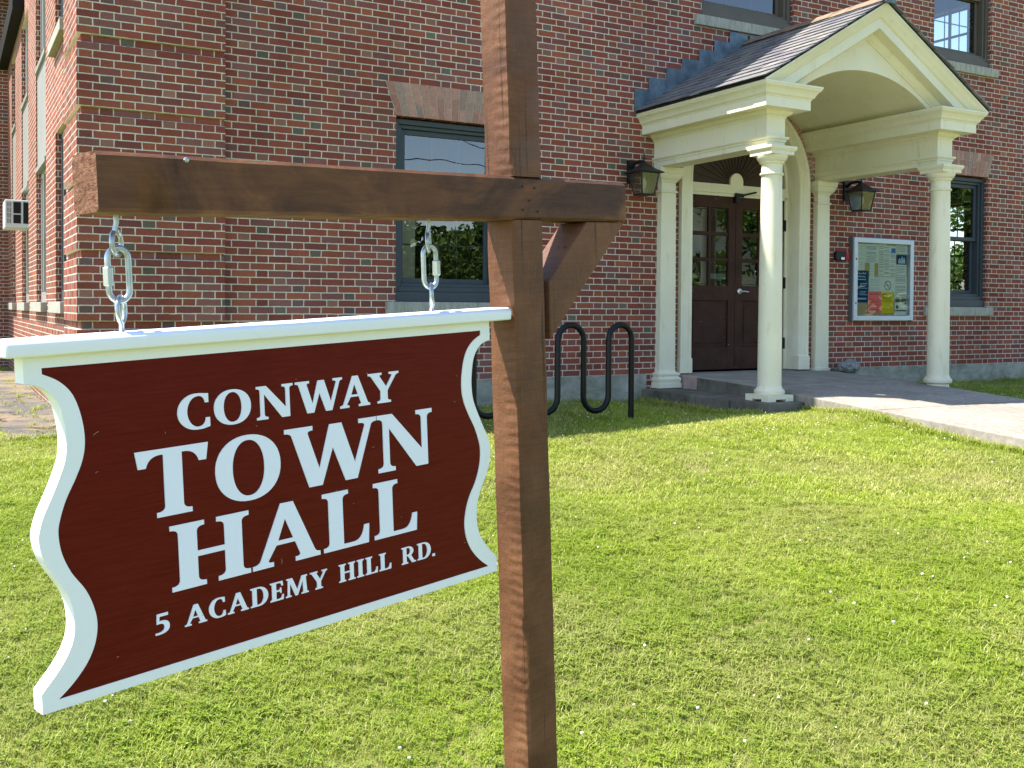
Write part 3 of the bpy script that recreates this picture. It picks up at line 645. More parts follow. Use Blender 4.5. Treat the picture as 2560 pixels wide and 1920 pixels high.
L1_=lantern(5.70,'black box lantern on the brick wall left of the porch, against the left pilaster')
L2_=copy_tree(L1_); L2_.location.x=9.05; L2_['label']='black box lantern on the brick wall right of the door, above the notice board'
# ------------------------------------------------------------------ alarm
t=thing('fire_alarm_strobe','small black and red strobe unit on brick beside the notice board','alarm',(8.97,0,1.42))
Mesh().box((-.115,-.05,-.055),(.06,-.001,.055)).build('housing',M_black,t,bevel=.01)
Mesh().box((.061,-.055,-.05),(.115,-.001,.05)).build('lens',mat('red_lens',(.45,.01,.02),.2),t,bevel=.012)
Mesh().box((-.03,-.053,-.045),(.03,-.0505,-.015)).build('plate',M_letter,t)
# ------------------------------------------------------------------ notice board
BX0,BX1,BZ0,BZ1=9.14,10.25,.605,1.665
t=thing('notice_board','silver framed glazed notice board full of papers on the brick wall','notice board',((BX0+BX1)/2,0,BZ0))
W=BX1-BX0; H=BZ1-BZ0
def nb(ms): return xf(ms,lambda a,b,c:(a-W/2,b,c))
f=Mesh(); fw=.062
f.box((0,-.085,0),(fw,-.003,H)).box((W-fw,-.085,0),(W,-.003,H)).box((fw+.0005,-.0845,0),(W-fw-.0005,-.003,fw)).box((fw+.0005,-.0845,H-fw),(W-fw-.0005,-.003,H))
nb(f).build('frame',M_alu,t,bevel=.006)
M_case=mat('case_side',(.10,.11,.12),.5)
nb(Mesh().box((-.012,-.06,-.012),(-.001,-.004,H+.012)).box((W+.001,-.06,-.012),(W+.012,-.004,H+.012)).box((-.0005,-.06,H+.001),(W+.0005,-.004,H+.012))).build('case',M_case,t)
nb(Mesh().box((fw,-.02,fw),(W-fw,-.004,H-fw))).build('cork_panel',noisy('cork',(.42,.34,.18),(.48,.39,.22),20,.95,.2,80),t)
nb(Mesh().quad((fw,-.07,fw),(W-fw,-.07,fw),(W-fw,-.07,H-fw),(fw,-.07,H-fw))).build('glass',M_cover,t,fixn=False)
for q_ in (.73,.20): nb(Mesh().box((.024,-.092,H*q_),(.036,-.085,H*(q_+.02)))).build('lock',M_black,t)
M_ink=mat('print_ink',(.24,.27,.26),.9); M_dk=mat('dark_print',(.03,.035,.04),.9)
papers={}
def pm(name,c):
    if name not in papers: papers[name]=mat(name,c,.9)
    return papers[name]
GX0,GX1,GZ0,GZ1=fw,W-fw,fw,H-fw
def sheet(u0,v0,u1,v1,m,lay,label=None,lines=None,name='notice',ink=None,lsp=.022,mar=.08):
    # u,v in 0..1 of the opening, v from the top
    x0=GX0+(GX1-GX0)*u0;x1=GX0+(GX1-GX0)*u1;z1=GZ1-(GZ1-GZ0)*v0;z0=GZ1-(GZ1-GZ0)*v1; y=-.0215-.0009*lay
    o=nb(Mesh().box((x0,y-.0006,z0),(x1,y,z1))).build(name,m,t)
    if label: o['label']=label
    if lines:
        ms=Mesh(); a,b=lines; z=z1-(z1-z0)*a
        while z>z1-(z1-z0)*b:
            w1=x1-(x1-x0)*(mar+R_.uniform(0,.12)); hh=R_.uniform(.006,.009)
            ms.quad((x0+(x1-x0)*mar,y-.0008,z-hh),(w1,y-.0008,z-hh),(w1,y-.0008,z),(x0+(x1-x0)*mar,y-.0008,z)); z-=lsp*R_.choice((.8,1,1,1.6))
        q=nb(ms).build('print',ink or M_ink,None,fixn=False); q.parent=o
    return o,(x0,y,z0,x1,z1)
cr=pm('paper_cream',(.62,.68,.58)); wh=pm('paper_white',(.62,.70,.64)); ye=pm('paper_yellow',(.62,.55,.03)); pk=pm('paper_pink',(.85,.22,.20)); bl=pm('poster_blue',(.008,.055,.15)); tn=pm('folder_tan',(.40,.34,.14)); lb=pm('photo_blue',(.06,.18,.42)); gn=pm('flyer_green',(.10,.13,.08))
sheet(0,.01,.20,.375,cr,1,None,(.08,.9),ink=pm('faint_ink',(.45,.50,.44)),lsp=.03)
sheet(.205,.01,.445,.27,wh,1,'paper notice with black pin at its top',(.12,.92))
sheet(.45,.0,.60,.45,cr,1,None,(.08,.95)); sheet(.55,.02,.67,.45,wh,2,None,(.06,.95)); sheet(.665,.02,.78,.45,wh,3,None,(.2,.95))
sheet(.69,.055,.77,.12,lb,4)
sheet(.785,.005,1,.14,cr,4,None,(.1,.95))
o,(x0,y,z0,x1,z1)=sheet(.79,.14,.985,.43,wh,5,'leaflet with a blue picture of people',(.55,.9))
q=nb(Mesh().quad((x0,y-.001,z1-.13),(x1,y-.001,z1-.13),(x1,y-.001,z1),(x0,y-.001,z1))).build('photo',bl,None,fixn=False); q.parent=o
ms=Mesh(); 
for (cx_,w_,h_) in ((.3,.05,.07),(.55,.035,.095),(.75,.04,.08)):
    xx=x0+(x1-x0)*cx_; ms.prism([(xx+math.cos(a*PI/6)*w_/2*1.2,z1-.115+abs(math.sin(a*PI/6))*h_) for a in range(7)],'y',y-.0016,y-.0012)
q=nb(ms).build('picture_figures',pm('photo_light',(.38,.48,.55)),None); q.parent=o
sheet(.195,.27,.27,.42,tn,2); sheet(.37,.275,.445,.42,tn,2); sheet(.28,.26,.37,.48,wh,5,'narrow slip pinned over a tan folder',(.1,.75),ink=pm('faint_ink2',(.42,.5,.52)))
o,(x0,y,z0,x1,z1)=sheet(0,.38,.265,.82,bl,6,'dark blue poster headed with white lettering')
def ptext(txt,size,px,pz,m,par,al='LEFT'):
    ms=textmesh(txt,size,al); xf(ms,lambda a,b,c:(px+a,y-.0012,pz+b)); q=nb(ms).build('lettering',m,None,fixn=False); q.parent=par; return q
ptext('New Face Mask',.031,x0+.012,z1-.046,M_letter,o); ptext('Requirements',.034,x0+.012,z1-.086,M_letter,o); 
ms=Mesh().quad((x0+.012,y-.001,z1-.12),(x1-.05,y-.001,z1-.12),(x1-.05,y-.001,z1-.108),(x0+.012,y-.001,z1-.108))
for i,zz in enumerate((.17,.19,.21,.23,.275,.295,.315)): ms.quad((x0+.1,y-.001,z1-zz),(x1-.02-.02*(i%3),y-.001,z1-zz),(x1-.02-.02*(i%3),y-.001,z1-zz+.008),(x0+.1,y-.001,z1-zz+.008))
ms.quad((x0+.01,y-.001,z0+.04),(x1-.04,y-.001,z0+.04),(x1-.04,y-.001,z0+.062),(x0+.01,y-.001,z0+.062))
q=nb(ms).build('print',pm('pale_blue',(.35,.5,.6)),None,fixn=False); q.parent=o
ms=Mesh()
for zz in (.215,.31): ms.prism([(x0+.01,z1-zz),(x0+.08,z1-zz),(x0+.06,z1-zz+.03),(x0+.03,z1-zz+.045)],'y',y-.0012,y-.0008)
q=nb(ms).build('picture',pm('sand',(.55,.45,.15)),None); q.parent=o
sheet(.27,.46,.50,.66,wh,3,None,(.05,.9),ink=pm('faint_ink2',(.42,.5,.52)))
o,(x0,y,z0,x1,z1)=sheet(.50,.46,.755,.67,wh,4,'white sheet with a crossed-out NO in a circle')
cxx,czz=(x0+x1)/2,(z0+z1)/2-.012
ms=plate([[(cxx+.062*math.cos(a*PI/20),czz+.062*math.sin(a*PI/20)) for a in range(40)],[(cxx+.054*math.cos(a*PI/20),czz+.054*math.sin(a*PI/20)) for a in range(40)]],.0004); standing(ms,y-.0014)
ms.prism([(cxx-.05,czz+.045),(cxx-.045,czz+.05),(cxx+.05,czz-.045),(cxx+.045,czz-.05)],'y',y-.0019,y-.0015)
for a in range(0,12,2):
    q_=a*PI/6; ms.prism([(cxx+.06*math.cos(q_-.12),czz+.06*math.sin(q_-.12)),(cxx+.06*math.cos(q_+.12),czz+.06*math.sin(q_+.12)),(cxx+.046*math.cos(q_),czz+.046*math.sin(q_))],'y',y-.0024,y-.002)
q=nb(ms).build('no_symbol',M_dk,None,fixn=False); q.parent=o; ptext('NO',.045,cxx,czz-.015,M_ink,o,'CENTER')
sheet(.755,.44,1,.76,wh,3,None,(.05,.95))
o,(x0,y,z0,x1,z1)=sheet(.255,.66,.505,.955,pk,7,'pink flyer with a bold red heading',(.36,.93),ink=pm('pink_ink',(.62,.10,.11)),lsp=.016)
ptext('Bus Market',.036,(x0+x1)/2,z1-.045,pm('red_ink',(.25,.005,.01)),o,'CENTER')
o,(x0,y,z0,x1,z1)=sheet(.505,.67,.735,.965,ye,8,'bright yellow flyer',(.2,.45),ink=pm('yellow_ink',(.36,.33,.03)),lsp=.012)
q=nb(Mesh().prism([(x0+.02,z1-.045),(x0+.022,z1-.035),(x0+.085,z1-.018),(x0+.083,z1-.028)],'y',y-.0014,y-.0008)).build('heading',M_dk,None); q.parent=o
o,(x0,y,z0,x1,z1)=sheet(.765,.745,1,.99,wh,5,'white and green leaflet in the lower corner')
ms=Mesh().prism([(x0+.01,z1-.065),(x1-.01,z1-.05),(x1-.01,z1-.01),(x0+.01,z1-.01)],'y',y-.0014,y-.0008).box((x0+.01,y-.0014,z0+.05),(x1-.01,y-.0008,z0+.068))
for (a,b,r) in ((.2,.47,.026),(.87,.68,.016)):
    ms.prism([(x0+(x1-x0)*a+r*math.cos(i*PI/8),z0+(z1-z0)*b+r*math.sin(i*PI/8)) for i in range(16)],'y',y-.0015,y-.0009)
q=nb(ms).build('print',gn,None); q.parent=o
# ------------------------------------------------------------------ bike rack
t=thing('bike_rack','black serpentine tube bike rack in the shade beside the post','bike rack',(3.8,-1.5,-.3))
legs=[4.659,4.400,4.125,3.848,3.57,3.29,3.0,2.72]; pts=[]; zt,zb=.585,-.205
Z=lambda x:gz(x,-1.5)
pts.append((legs[0],-.4)); 
for i in range(len(legs)-1):
    r=(legs[i]-legs[i+1])/2; cx_=(legs[i]+legs[i+1])/2
    if i%2==0: pts+= [(legs[i],zt-r)]+[(cx_+r*math.cos(a*PI/10),zt-r+r*math.sin(a*PI/10)) for a in range(1,10)]+[(legs[i+1],zt-r)]
    else: pts+= [(legs[i],zb+r)]+[(cx_+r*math.cos(a*PI/10),zb+r-r*math.sin(a*PI/10)) for a in range(1,10)]+[(legs[i+1],zb+r)]
pts.append((legs[-1],-.42))
Mesh().tube([(x-3.8,0,z+.3) for x,z in pts],.0275,14).build('tube',M_tube,t,smooth=50)
# ------------------------------------------------------------------ AC unit on the flank
t=thing('window_air_conditioner','white boxy window air conditioner sticking out of the sunlit side wall','air conditioner',(-.03,7.2,1.86))
Mesh().box((-.16,0,-.005),(.27,.6,.40)).build('casing',noisy('ac_white',(.50,.53,.54),(.58,.61,.62),5,.5,.1,60),t,bevel=.012)
Mesh().box((-.05,-.006,.06),(.05,-.0005,.185)).box((-.05,-.006,.205),(.05,-.0005,.37)).box((.08,-.006,.06),(.2,-.0005,.37)).build('coil_opening',M_dark,t)
ms=Mesh()
for i in range(4):
    for j in range(3): ms.box((-.135+.022*j,-.005,.06+.08*i),(-.125+.022*j,-.0004,.125+.08*i))
ms.build('vent_slot',M_case,t)
# ------------------------------------------------------------------ sign post assembly (leaning slightly)
U=Vector((.961,.270,.052)).normalized(); V=Vector((-.271,.963,0)).normalized(); Wv=U.cross(V).normalized()
O0=Vector((.081,-7.423,.783))
MS=Matrix(((U.x,V.x,Wv.x,O0.x),(U.y,V.y,Wv.y,O0.y),(U.z,V.z,Wv.z,O0.z),(0,0,0,1)))
M_wood=mat('stained_wood',(.11,.045,.022),.55,0,.25); k=NT(M_wood); P=k.obj()
gr=k.noise(k.mapv(P,(5,5,60)),3,6,.65,.4); lg=k.noise(P,5.5,4,.6,.5)
c=k.ramp(lg,[(.36,(.075,.030,.015)),(.5,(.14,.058,.027)),(.64,(.22,.10,.048))])
ckn=k.noise(k.mapv(P,(70,70,1.6)),1.0,3,.5,.25); ck=k.math('MULTIPLY_ADD',ckn,26.,-17.2,clamp=True); c=k.mix(ck,c,(.022,.010,.006))
k.color(k.mix(.45,c,k.ramp(gr,[(.3,(.072,.030,.014)),(.7,(.175,.076,.036))]))); 
xs_=k.n('ShaderNodeSeparateXYZ'); k.l(P,xs_.inputs[0]); hm=k.math('MULTIPLY_ADD',xs_.outputs[1],-40.,2.2,clamp=True)
saw=k.n('ShaderNodeTexWave',wave_type='BANDS',bands_direction='Z'); saw.inputs['Scale'].default_value=13.5; saw.inputs['Distortion'].default_value=3.5; saw.inputs['Detail'].default_value=3; k.l(P,saw.inputs['Vector'])
k.bump(k.math('ADD',k.math('MULTIPLY',k.math('MULTIPLY',saw.outputs['Fac'],hm),k.math('MULTIPLY',k.math('LESS_THAN',xs_.outputs[0],.004),.38)),k.math('ADD',k.noise(k.mapv(P,(1,1,.5)),60,5,.7),k.math('MULTIPLY',k.noise(P,14,5,.7),1.0))),.55,.005)
k.roughness(k.ramp(lg,[(.3,(.45,)*3),(.7,(.7,)*3)]))
M_beam=mat('stained_beam',(.11,.045,.022),.6,0,.25); k=NT(M_beam); P=k.obj()
gr=k.noise(k.mapv(P,(4,40,40)),3,6,.65,.6); lg=k.noise(k.mapv(P,(1,1.6,1.6)),4.2,5,.62,1.4)
c=k.ramp(lg,[(.36,(.036,.015,.010)),(.46,(.092,.036,.018)),(.58,(.16,.066,.026)),(.68,(.27,.125,.042))])
k.color(k.mix(.35,c,k.ramp(gr,[(.3,(.06,.026,.015)),(.7,(.17,.08,.036))]))); k.bump(k.math('ADD',k.noise(k.mapv(P,(1,6,6)),22,5,.7),k.noise(P,90,3,.6)),.3,.003)
M_endg=mat('sawn_end',(.2,.09,.05),.9); k=NT(M_endg); P=k.obj(); k.color(k.ramp(k.noise(k.mapv(P,(1,1,2.5)),60,5,.8),[(.35,(.10,.04,.022)),(.65,(.36,.19,.12))])); k.bump(k.noise(k.mapv(P,(1,1,2.5)),70,5,.8),1,.01)
sp_=thing('sign_post','dark brown stained timber gallows post with crossbeam and brace in the foreground','sign post'); sp_.matrix_world=MS
def rough_bar(ax,a,b,c0,c1,d0,d1,n,amp,seed):  # bar along axis ax with slightly waney edges
    ms=Mesh(); rg=[]
    for i in range(n+1):
        t_=a+(b-a)*i/n; ring=[]
        e=.006
        cs=[(c0+e,d0),(c1-e,d0),(c1,d0+e),(c1,d1-e),(c1-e,d1),(c0+e,d1),(c0,d1-e),(c0,d0+e)]
        for j,(c_,d_) in enumerate(cs):
            nz=amp*noise.noise(Vector((t_*9,j//2*3.1,seed))); nz2=amp*noise.noise(Vector((t_*7,j//2*5.3,seed+4)))
            c_+=nz; d_+=nz2
            ring.append({'z':(c_,d_,t_),'x':(t_,c_,d_)}[ax])
        rg.append(ring)
    ms.rings(rg); return ms
PW=.092; PD=.086
rough_bar('z',-1.75,.1365,0,PW,0,PD,60,.0016,1).add(*(lambda q:(q.v,q.f))(rough_bar('z',.2285,.95,0,PW,.0,PD,40,.0016,2))).build('post',M_wood,sp_,smooth=40)
Mesh().box((.004,.03,.13),(PW-.004,PD-.004,.235)).build('post_tenon',M_wood,sp_)
bo=rough_bar('x',-.878,.373,-.001,.088,.137,.228,70,.0012,3).build('crossbeam',M_beam,sp_,smooth=40)
bo.data.materials.append(M_endg)
for p in bo.data.polygons:
    if len(p.vertices)==8 and p.center.x<-.8: p.material_index=1
# brace
ms=Mesh().prism([(.106,-.122),(.106,.006),(.236,.1355),(.372,.1355)],'y',.002,.084)
ms.build('brace',M_wood,sp_,bevel=.003)
ms=Mesh()
for x,z in ((.025,.207),(.062,.205),(.045,.178),(.025,.158),(.07,.155)): ms.lathe([(0,0),(.003,0),(.003,.0005),(0,.0005)],(0,0,0),10); n_=len(ms.v); 
ms=Mesh()
for x,z in ((.025,.207),(.062,.205),(.045,.178),(.025,.158),(.07,.155)):
    h=Mesh().lathe([(0,0),(.0022,0),(.0022,.001),(0,.001)],(0,0,0),10); xf(h,lambda a,b,c:(x+a,-.0035-c,z+b)); ms.add(h.v,h.f)
ms.build('nail_hole',M_dark,sp_)
ms=Mesh(); h=Mesh().lathe([(0,0),(.0045,0),(.004,.003),(.002,.004),(0,.004)],(0,0,0),8); xf(h,lambda a,b,c:(-.735+a,-.003-c,.221+b)); h.build('screw_head',M_zinc,sp_,smooth=40)
# eye hooks in the beam
XLk=-.832; XRk=-.196; YK=.045
def eye_hook(x,parent,zt,zb,flip=False):   # shank from zt, eye centre below
    pts=[(x,YK,zt),(x,YK,zt-.016)]
    r=.0148; cz=.092
    if not flip:
        pts=[(x,YK,zt),(x+.0005,YK,zt-.018)]; n=22
        for i in range(n+1):
            a=PI*.5+.25+ (2*PI-.25)*i/n; pts.append((x+math.cos(a)*r*.85,YK+math.cos(a)*r*.85+(.0042*(1-i/n)),cz+math.sin(a)*r*1.25))
    ms=Mesh().tube(pts,.0042,10); return ms
for x in (XLk,XRk):
    eye_hook(x,sp_,.142,.079).build('eye_hook',M_zinc,sp_,smooth=60)
# quick links
def qlink(x,label,side):
    t=thing('quick_link',label,'chain link',group='quick links holding the sign'); t.matrix_world=MS@Matrix.Translation((x,YK,.043))
    hw,hh=.0165,.0415; pts=[]
    for i in range(12): a=PI*i/12; pts.append((hw*math.cos(a),0,hh-hw+hw*math.sin(a)))
    for i in range(6): pts.append((-hw,0,(hh-hw)*(1-2*i/6)))
    for i in range(12): a=PI+PI*i/12; pts.append((hw*math.cos(a),0,-(hh-hw)+hw*math.sin(a)))
    for i in range(6): pts.append((hw,0,-(hh-hw)*(1-2*i/6)))
    Mesh().tube(pts,.0049,12,closed=True).build('link',M_zinc,t,smooth=60)
    n=Mesh(); n.lathe([(.0045,-.0155),(.0076,-.0145),(.0085,-.0135),(.0085,.0135),(.0076,.0145),(.0045,.0155)],(side*hw,0,-.003),6); n.build('nut',M_steel,t,bevel=.0006)
    return t
qlink(XLk+.0,'zinc plated quick link at the outer, free end of the crossbeam',-1); qlink(XRk,'zinc plated quick link nearest the post',1)
# ------------------------------------------------------------------ the hanging sign
sg=thing('hanging_sign','maroon hanging sign board with scalloped white border and white TOWN HALL lettering','sign'); sg.matrix_world=MS
half=[(0,-.074),(0,-.113),(.022,-.119),(.038,-.132),(.049,-.152),(.0545,-.180),(.056,-.205),(.053,-.232),(.044,-.256),(.031,-.284),(.017,-.312),(.0095,-.335),(.0085,-.350),(.013,-.374),(.024,-.398),(.040,-.425),(.050,-.450),(.0535,-.478),(.051,-.503),(.041,-.527),(.024,-.550),(.006,-.569),(.0,-.576),(.0,-.606)]
def spline(p,n=6):
    out=[]
    for i in range(len(p)-1):
        p0=p[max(i-1,0)];p1=p[i];p2=p[i+1];p3=p[min(i+2,len(p)-1)]
        for k_ in range(n):
            t_=k_/n; out.append(tuple(.5*((2*p1[a])+(-p0[a]+p2[a])*t_+(2*p0[a]-5*p1[a]+4*p2[a]-p3[a])*t_**2+(-p0[a]+3*p1[a]-3*p2[a]+p3[a])*t_**3) for a in (0,1)))
    out.append(p[-1]); return out
core=spline(half[1:-1],5); hs=[half[0]]+core+[half[-1]]
XA,XB=-.988,-.052
inn=[(.026,-.092),(.026,-.101),(.05,-.114),(.069,-.136),(.080,-.17),(.0835,-.205),(.079,-.234),(.067,-.262),(.050,-.294),(.039,-.326),(.037,-.347),(.041,-.374),(.053,-.404),(.072,-.434),(.083,-.462),(.0875,-.49),(.083,-.519),(.070,-.546),(.048,-.571),(.024,-.590)]
ci=[inn[0]]+spline(inn[1:],5)
outer=[(XA+x,z) for x,z in hs]+[(XB-x,z) for x,z in hs[::-1]]
inner=[(XA+x,z) for x,z in ci]+[(XB-x,z) for x,z in ci[::-1]]
YS=.030; TH=.034
M_maroon=mat('maroon_paint',(.075,.009,.008),.38,0,.12); k=NT(M_maroon); P=k.obj()
g1=k.noise(k.mapv(P,(2.5,1,42)),5,6,.7,.6)
k.color(k.ramp(g1,[(.25,(.080,.0035,.002)),(.55,(.112,.0075,.004)),(.75,(.125,.012,.007)),(.9,(.20,.045,.03))])); k.bump(k.noise(k.mapv(P,(2.5,1,55)),6,6,.75,.4),.12,.003); k.roughness(k.ramp(g1,[(.3,(.28,)*3),(.7,(.42,)*3)]))
body=standing(plate([outer],TH-.004),YS+.004); body.build('board',M_white,sg,bevel=.0)
standing(plate([inner],.0015),YS+.0015).build('field',M_maroon,sg)
standing(plate([outer,inner],.004),YS-.0002).build('border',M_white,sg)
cp=Mesh().prism([(YS-.020,-.0735),(YS+.048,-.0735),(YS+.050,-.070),(YS+.049,-.052),(YS+.042,-.047),(YS-.012,-.047),(YS-.021,-.052),(YS-.022,-.060)],'x',-1.017,-.005)
cp.build('cap_moulding',M_white,sg,bevel=.003,smooth=30)
for x in (XLk,XRk):
    pts=[(x,YK,-.06),(x,YK,-.040)]; r=.0155; cz=-.0125; n=22
    for i in range(n+1): a=-PI*.5-.25-(2*PI-.25)*i/n; pts.append((x+math.cos(a)*r*.8,YK+math.cos(a)*r*.9-.0042*(1-i/n),cz+math.sin(a)*r*1.3))
    Mesh().tube(pts,.0042,10).build('screw_eye',M_zinc,sg,smooth=60)
# ---- glyphs
def Q(pts,n=7):   # path with ('q',cx,cy,x,y)
    out=[]
    for p in pts:
        if p[0]=='q':
            _,cx_,cy_,x,y=p; x0,y0=out[-1]
            for i in range(1,n+1): t_=i/n; out.append(((1-t_)**2*x0+2*t_*(1-t_)*cx_+t_*t_*x,(1-t_)**2*y0+2*t_*(1-t_)*cy_+t_*t_*y))
        else: out.append(p)
    return out
s_,t_,r_=.085,.072,.085
def ell(cx_,cy_,a,b,p=2.15,n=44):
    o=[]
    for i in range(n):
        q=2*PI*i/n; c,s=math.cos(q),math.sin(q); o.append((cx_+a*math.copysign(abs(c)**(2/p),c),cy_+b*math.copysign(abs(s)**(2/p),s)))
    return o
def bl(x): return [(x-s_,0)]        
def foot_r(x): return [(x+s_,0),(x+s_,t_),('q',x,t_,x,t_+r_)]
def foot_l_up(x): return [(x,t_+r_),('q',x,t_,x-s_,t_),(x-s_,0)]
def head_r(x): return [(x,1-t_-r_),('q',x,1-t_,x+s_,1-t_),(x+s_,1)]
def head_l(x): return [(x-s_,1),(x-s_,1-t_),('q',x,1-t_,x,1-t_-r_)]
def stem(a,b): return [(a-s_,0)]+foot_r(b)+head_r(b)+head_l(a)+foot_l_up(a)[:-1]
def glyph(ch):
    if ch=='I': return [Q(stem(.085,.285))],.37
    if ch=='H':
        a,b,c,d=.085,.285,.59,.79
        return [Q([(a-s_,0)]+foot_r(b)+[(b,.46),(c,.46)]+foot_l_up(c)+foot_r(d)+head_r(d)+head_l(c)+[(c,.545),(b,.545)]+head_r(b)+head_l(a)+foot_l_up(a)[:-1])],.875
    if ch=='N':
        a,b,c,d=.085,.18,.70,.795
        return [Q([(a-s_,0)]+foot_r(b)+[(b,.76),(.60,0),(d,0)]+head_r(d)+head_l(c)+[(c,.30),(.235,1),(a-s_,1),(a-s_,1-t_),('q',a,1-t_,a,1-t_-r_)]+foot_l_up(a)[:-1])],.88
    if ch=='T':
        a,b=.31,.52
        return [Q([(a-s_-.01,0),(b+s_+.01,0),(b+s_+.01,t_),('q',b,t_,b,t_+r_),(b,.915),('q',.68,.93,.715,.745),(.80,.745),(.83,1),(0,1),(.03,.745),(.115,.745),('q',.15,.93,a,.915),(a,t_+r_),('q',a,t_,a-s_-.01,t_)])],.83
    if ch=='O': return [ell(.42,.5,.42,.515),ell(.42,.5,.205,.435)[::-1]],.84
    if ch=='C':
        # outer arc with open right side
        o=[]; 
        for i in range(31): q=math.radians(52+256*i/30); o.append((.42+.42*math.cos(q),.5+.515*math.sin(q)))
        inn=[]
        for i in range(25): q=math.radians(292-224*i/24); inn.append((.46+.245*math.cos(q),.5+.445*math.sin(q)))
        o=[(.70,.985),(.52,1.012),(.42,1.015)]+[(.42+.42*math.cos(math.radians(a)),.5+.515*math.sin(math.radians(a))) for a in range(98,264,8)]+[(.42,-.015),(.56,-.01),(.72,.04),(.72,.30),(.63,.30)]
        o+=Q([(.63,.30),('q',.61,.08,.47,.065)])[1:]+[(.46+.245*math.cos(math.radians(a)),.5+.435*math.sin(math.radians(a))) for a in range(264,96,-8)]+Q([(.47,.937),('q',.60,.93,.62,.73)])+[(.70,.73)]
        return [o],.72
    if ch=='L':
        a,b=.085,.29
        return [Q([(a-s_,0),(.66,0),(.675,.33),(.60,.33),('q',.57,.075,.44,.075),(b,.075)]+head_r(b)+head_l(a)+foot_l_up(a)[:-1])],.675
    if ch=='E':
        a,b=.085,.285
        return [Q([(a-s_,0),(.62,0),(.645,.28),(.57,.28),('q',.545,.08,.43,.08),(b,.08),(b,.47),(.42,.47),('q',.47,.47,.48,.37),(.535,.37),(.535,.66),(.48,.66),('q',.47,.55,.42,.55),(b,.55),(b,.92),(.43,.92),('q',.53,.92,.55,.75),(.62,.75),(.605,1)]+[(a-s_,1),(a-s_,1-t_),('q',a,1-t_,a,1-t_-r_)]+foot_l_up(a)[:-1])],.645
    if ch=='A':
        tri=[(.32,.40),(.53,.40),(.425,.74)]
        return [Q([(-.03,0),(.25,0),(.25,t_),('q',.165,t_,.185,.115),(.295,.33),(.555,.33),(.62,.12),('q',.635,t_,.555,t_),(.555,0),(.91,0),(.91,t_),('q',.855,t_,.83,.13),(.545,1),(.37,1),(.075,.13),('q',.045,t_,-.03,t_)]),tri],.90
    if ch=='W':
        return [Q([(.30,0),(.49,0),(.66,.60),(.835,0),(1.015,0),(1.25,.88),('q',1.27,1-t_,1.335,1-t_),(1.335,1),(1.06,1),(1.06,1-t_),('q',1.165,1-t_,1.15,.87),(.985,.28),(.80,.985),(.62,.985),(.455,.28),(.305,.87),('q',.29,1-t_,.375,1-t_),(.375,1),(-.02,1),(-.02,1-t_),('q',.05,1-t_,.075,.88)])],1.32
    if ch=='Y':
        return [Q([(.22,0),(.60,0),(.60,t_),('q',.51,t_,.51,t_+r_),(.51,.40),(.755,.88),('q',.785,1-t_,.845,1-t_),(.845,1),(.565,1),(.565,1-t_),('q',.67,1-t_,.64,.87),(.475,.53),(.30,.87),('q',.275,1-t_,.355,1-t_),(.355,1),(-.03,1),(-.03,1-t_),('q',.03,1-t_,.06,.88),(.31,.40),(.31,t_+r_),('q',.31,t_,.22,t_)])],.82
    if ch=='M':
        return [Q([(.0,0),(.27,0),(.27,t_),('q',.19,t_,.192,.135),(.215,.74),(.46,0),(.58,0),(.84,.74),(.86,.135),('q',.86,t_,.77,t_),(.77,0),(1.12,0),(1.12,t_),('q',1.05,t_,1.045,.135),(1.0,.865),('q',1.0,1-t_,1.07,1-t_),(1.07,1),(.80,1),(.565,.30),(.33,1),(.045,1),(.045,1-t_),('q',.115,1-t_,.112,.865),(.085,.135),('q',.075,t_,0,t_)])],1.12
    if ch=='D':
        a,b=.085,.285
        inner=[(b,.08),(b,.92),(.38,.92)]+[(.38+.225*math.sin(math.radians(q)),.5+.42*math.cos(math.radians(q))) for q in range(10,175,11)]+[(.38,.08)]
        out=[(a-s_,0),(.40,0)]+[(.40+.42*math.sin(math.radians(q)),.5-.5*math.cos(math.radians(q))) for q in range(8,178,9)]+[(.40,1)]
        return [Q(out+[(a-s_,1),(a-s_,1-t_),('q',a,1-t_,a,1-t_-r_)]+foot_l_up(a)[:-1]),inner],.82
    if ch=='R':
        a,b=.085,.285
        bowl=[(b,.52),(b,.925),(.37,.925)]+[(.37+.14*math.sin(math.radians(q)),.72+.2*math.cos(math.radians(q))) for q in range(12,178,18)]+[(.37,.52)]
        out=[(a-s_,0)]+foot_r(b)+[(b,.44),(.36,.44),(.60,0),(.84,0),(.84,t_),('q',.76,t_,.72,.13),(.555,.46)]+[(.40+.30*math.cos(math.radians(q)),.72+.28*math.sin(math.radians(q))) for q in range(-42,85,12)]+[(.40,1)]
        return [Q(out+[(a-s_,1),(a-s_,1-t_),('q',a,1-t_,a,1-t_-r_)]+foot_l_up(a)[:-1]),bowl],.80
    if ch=='5':
        o=Q([(.10,1),(.55,1),(.55,.86),(.20,.86),(.185,.64),('q',.60,.70,.60,.33),('q',.60,-.05,.02,-.02),(.02,.08),('q',.39,.05,.39,.31),('q',.39,.56,.08,.50)])
        return [o],.62
    if ch=='.': return [[(.05,0),(.20,0),(.20,.16),(.05,.16)]],.25
    return [],.35
YT=YS-.0012+.0015
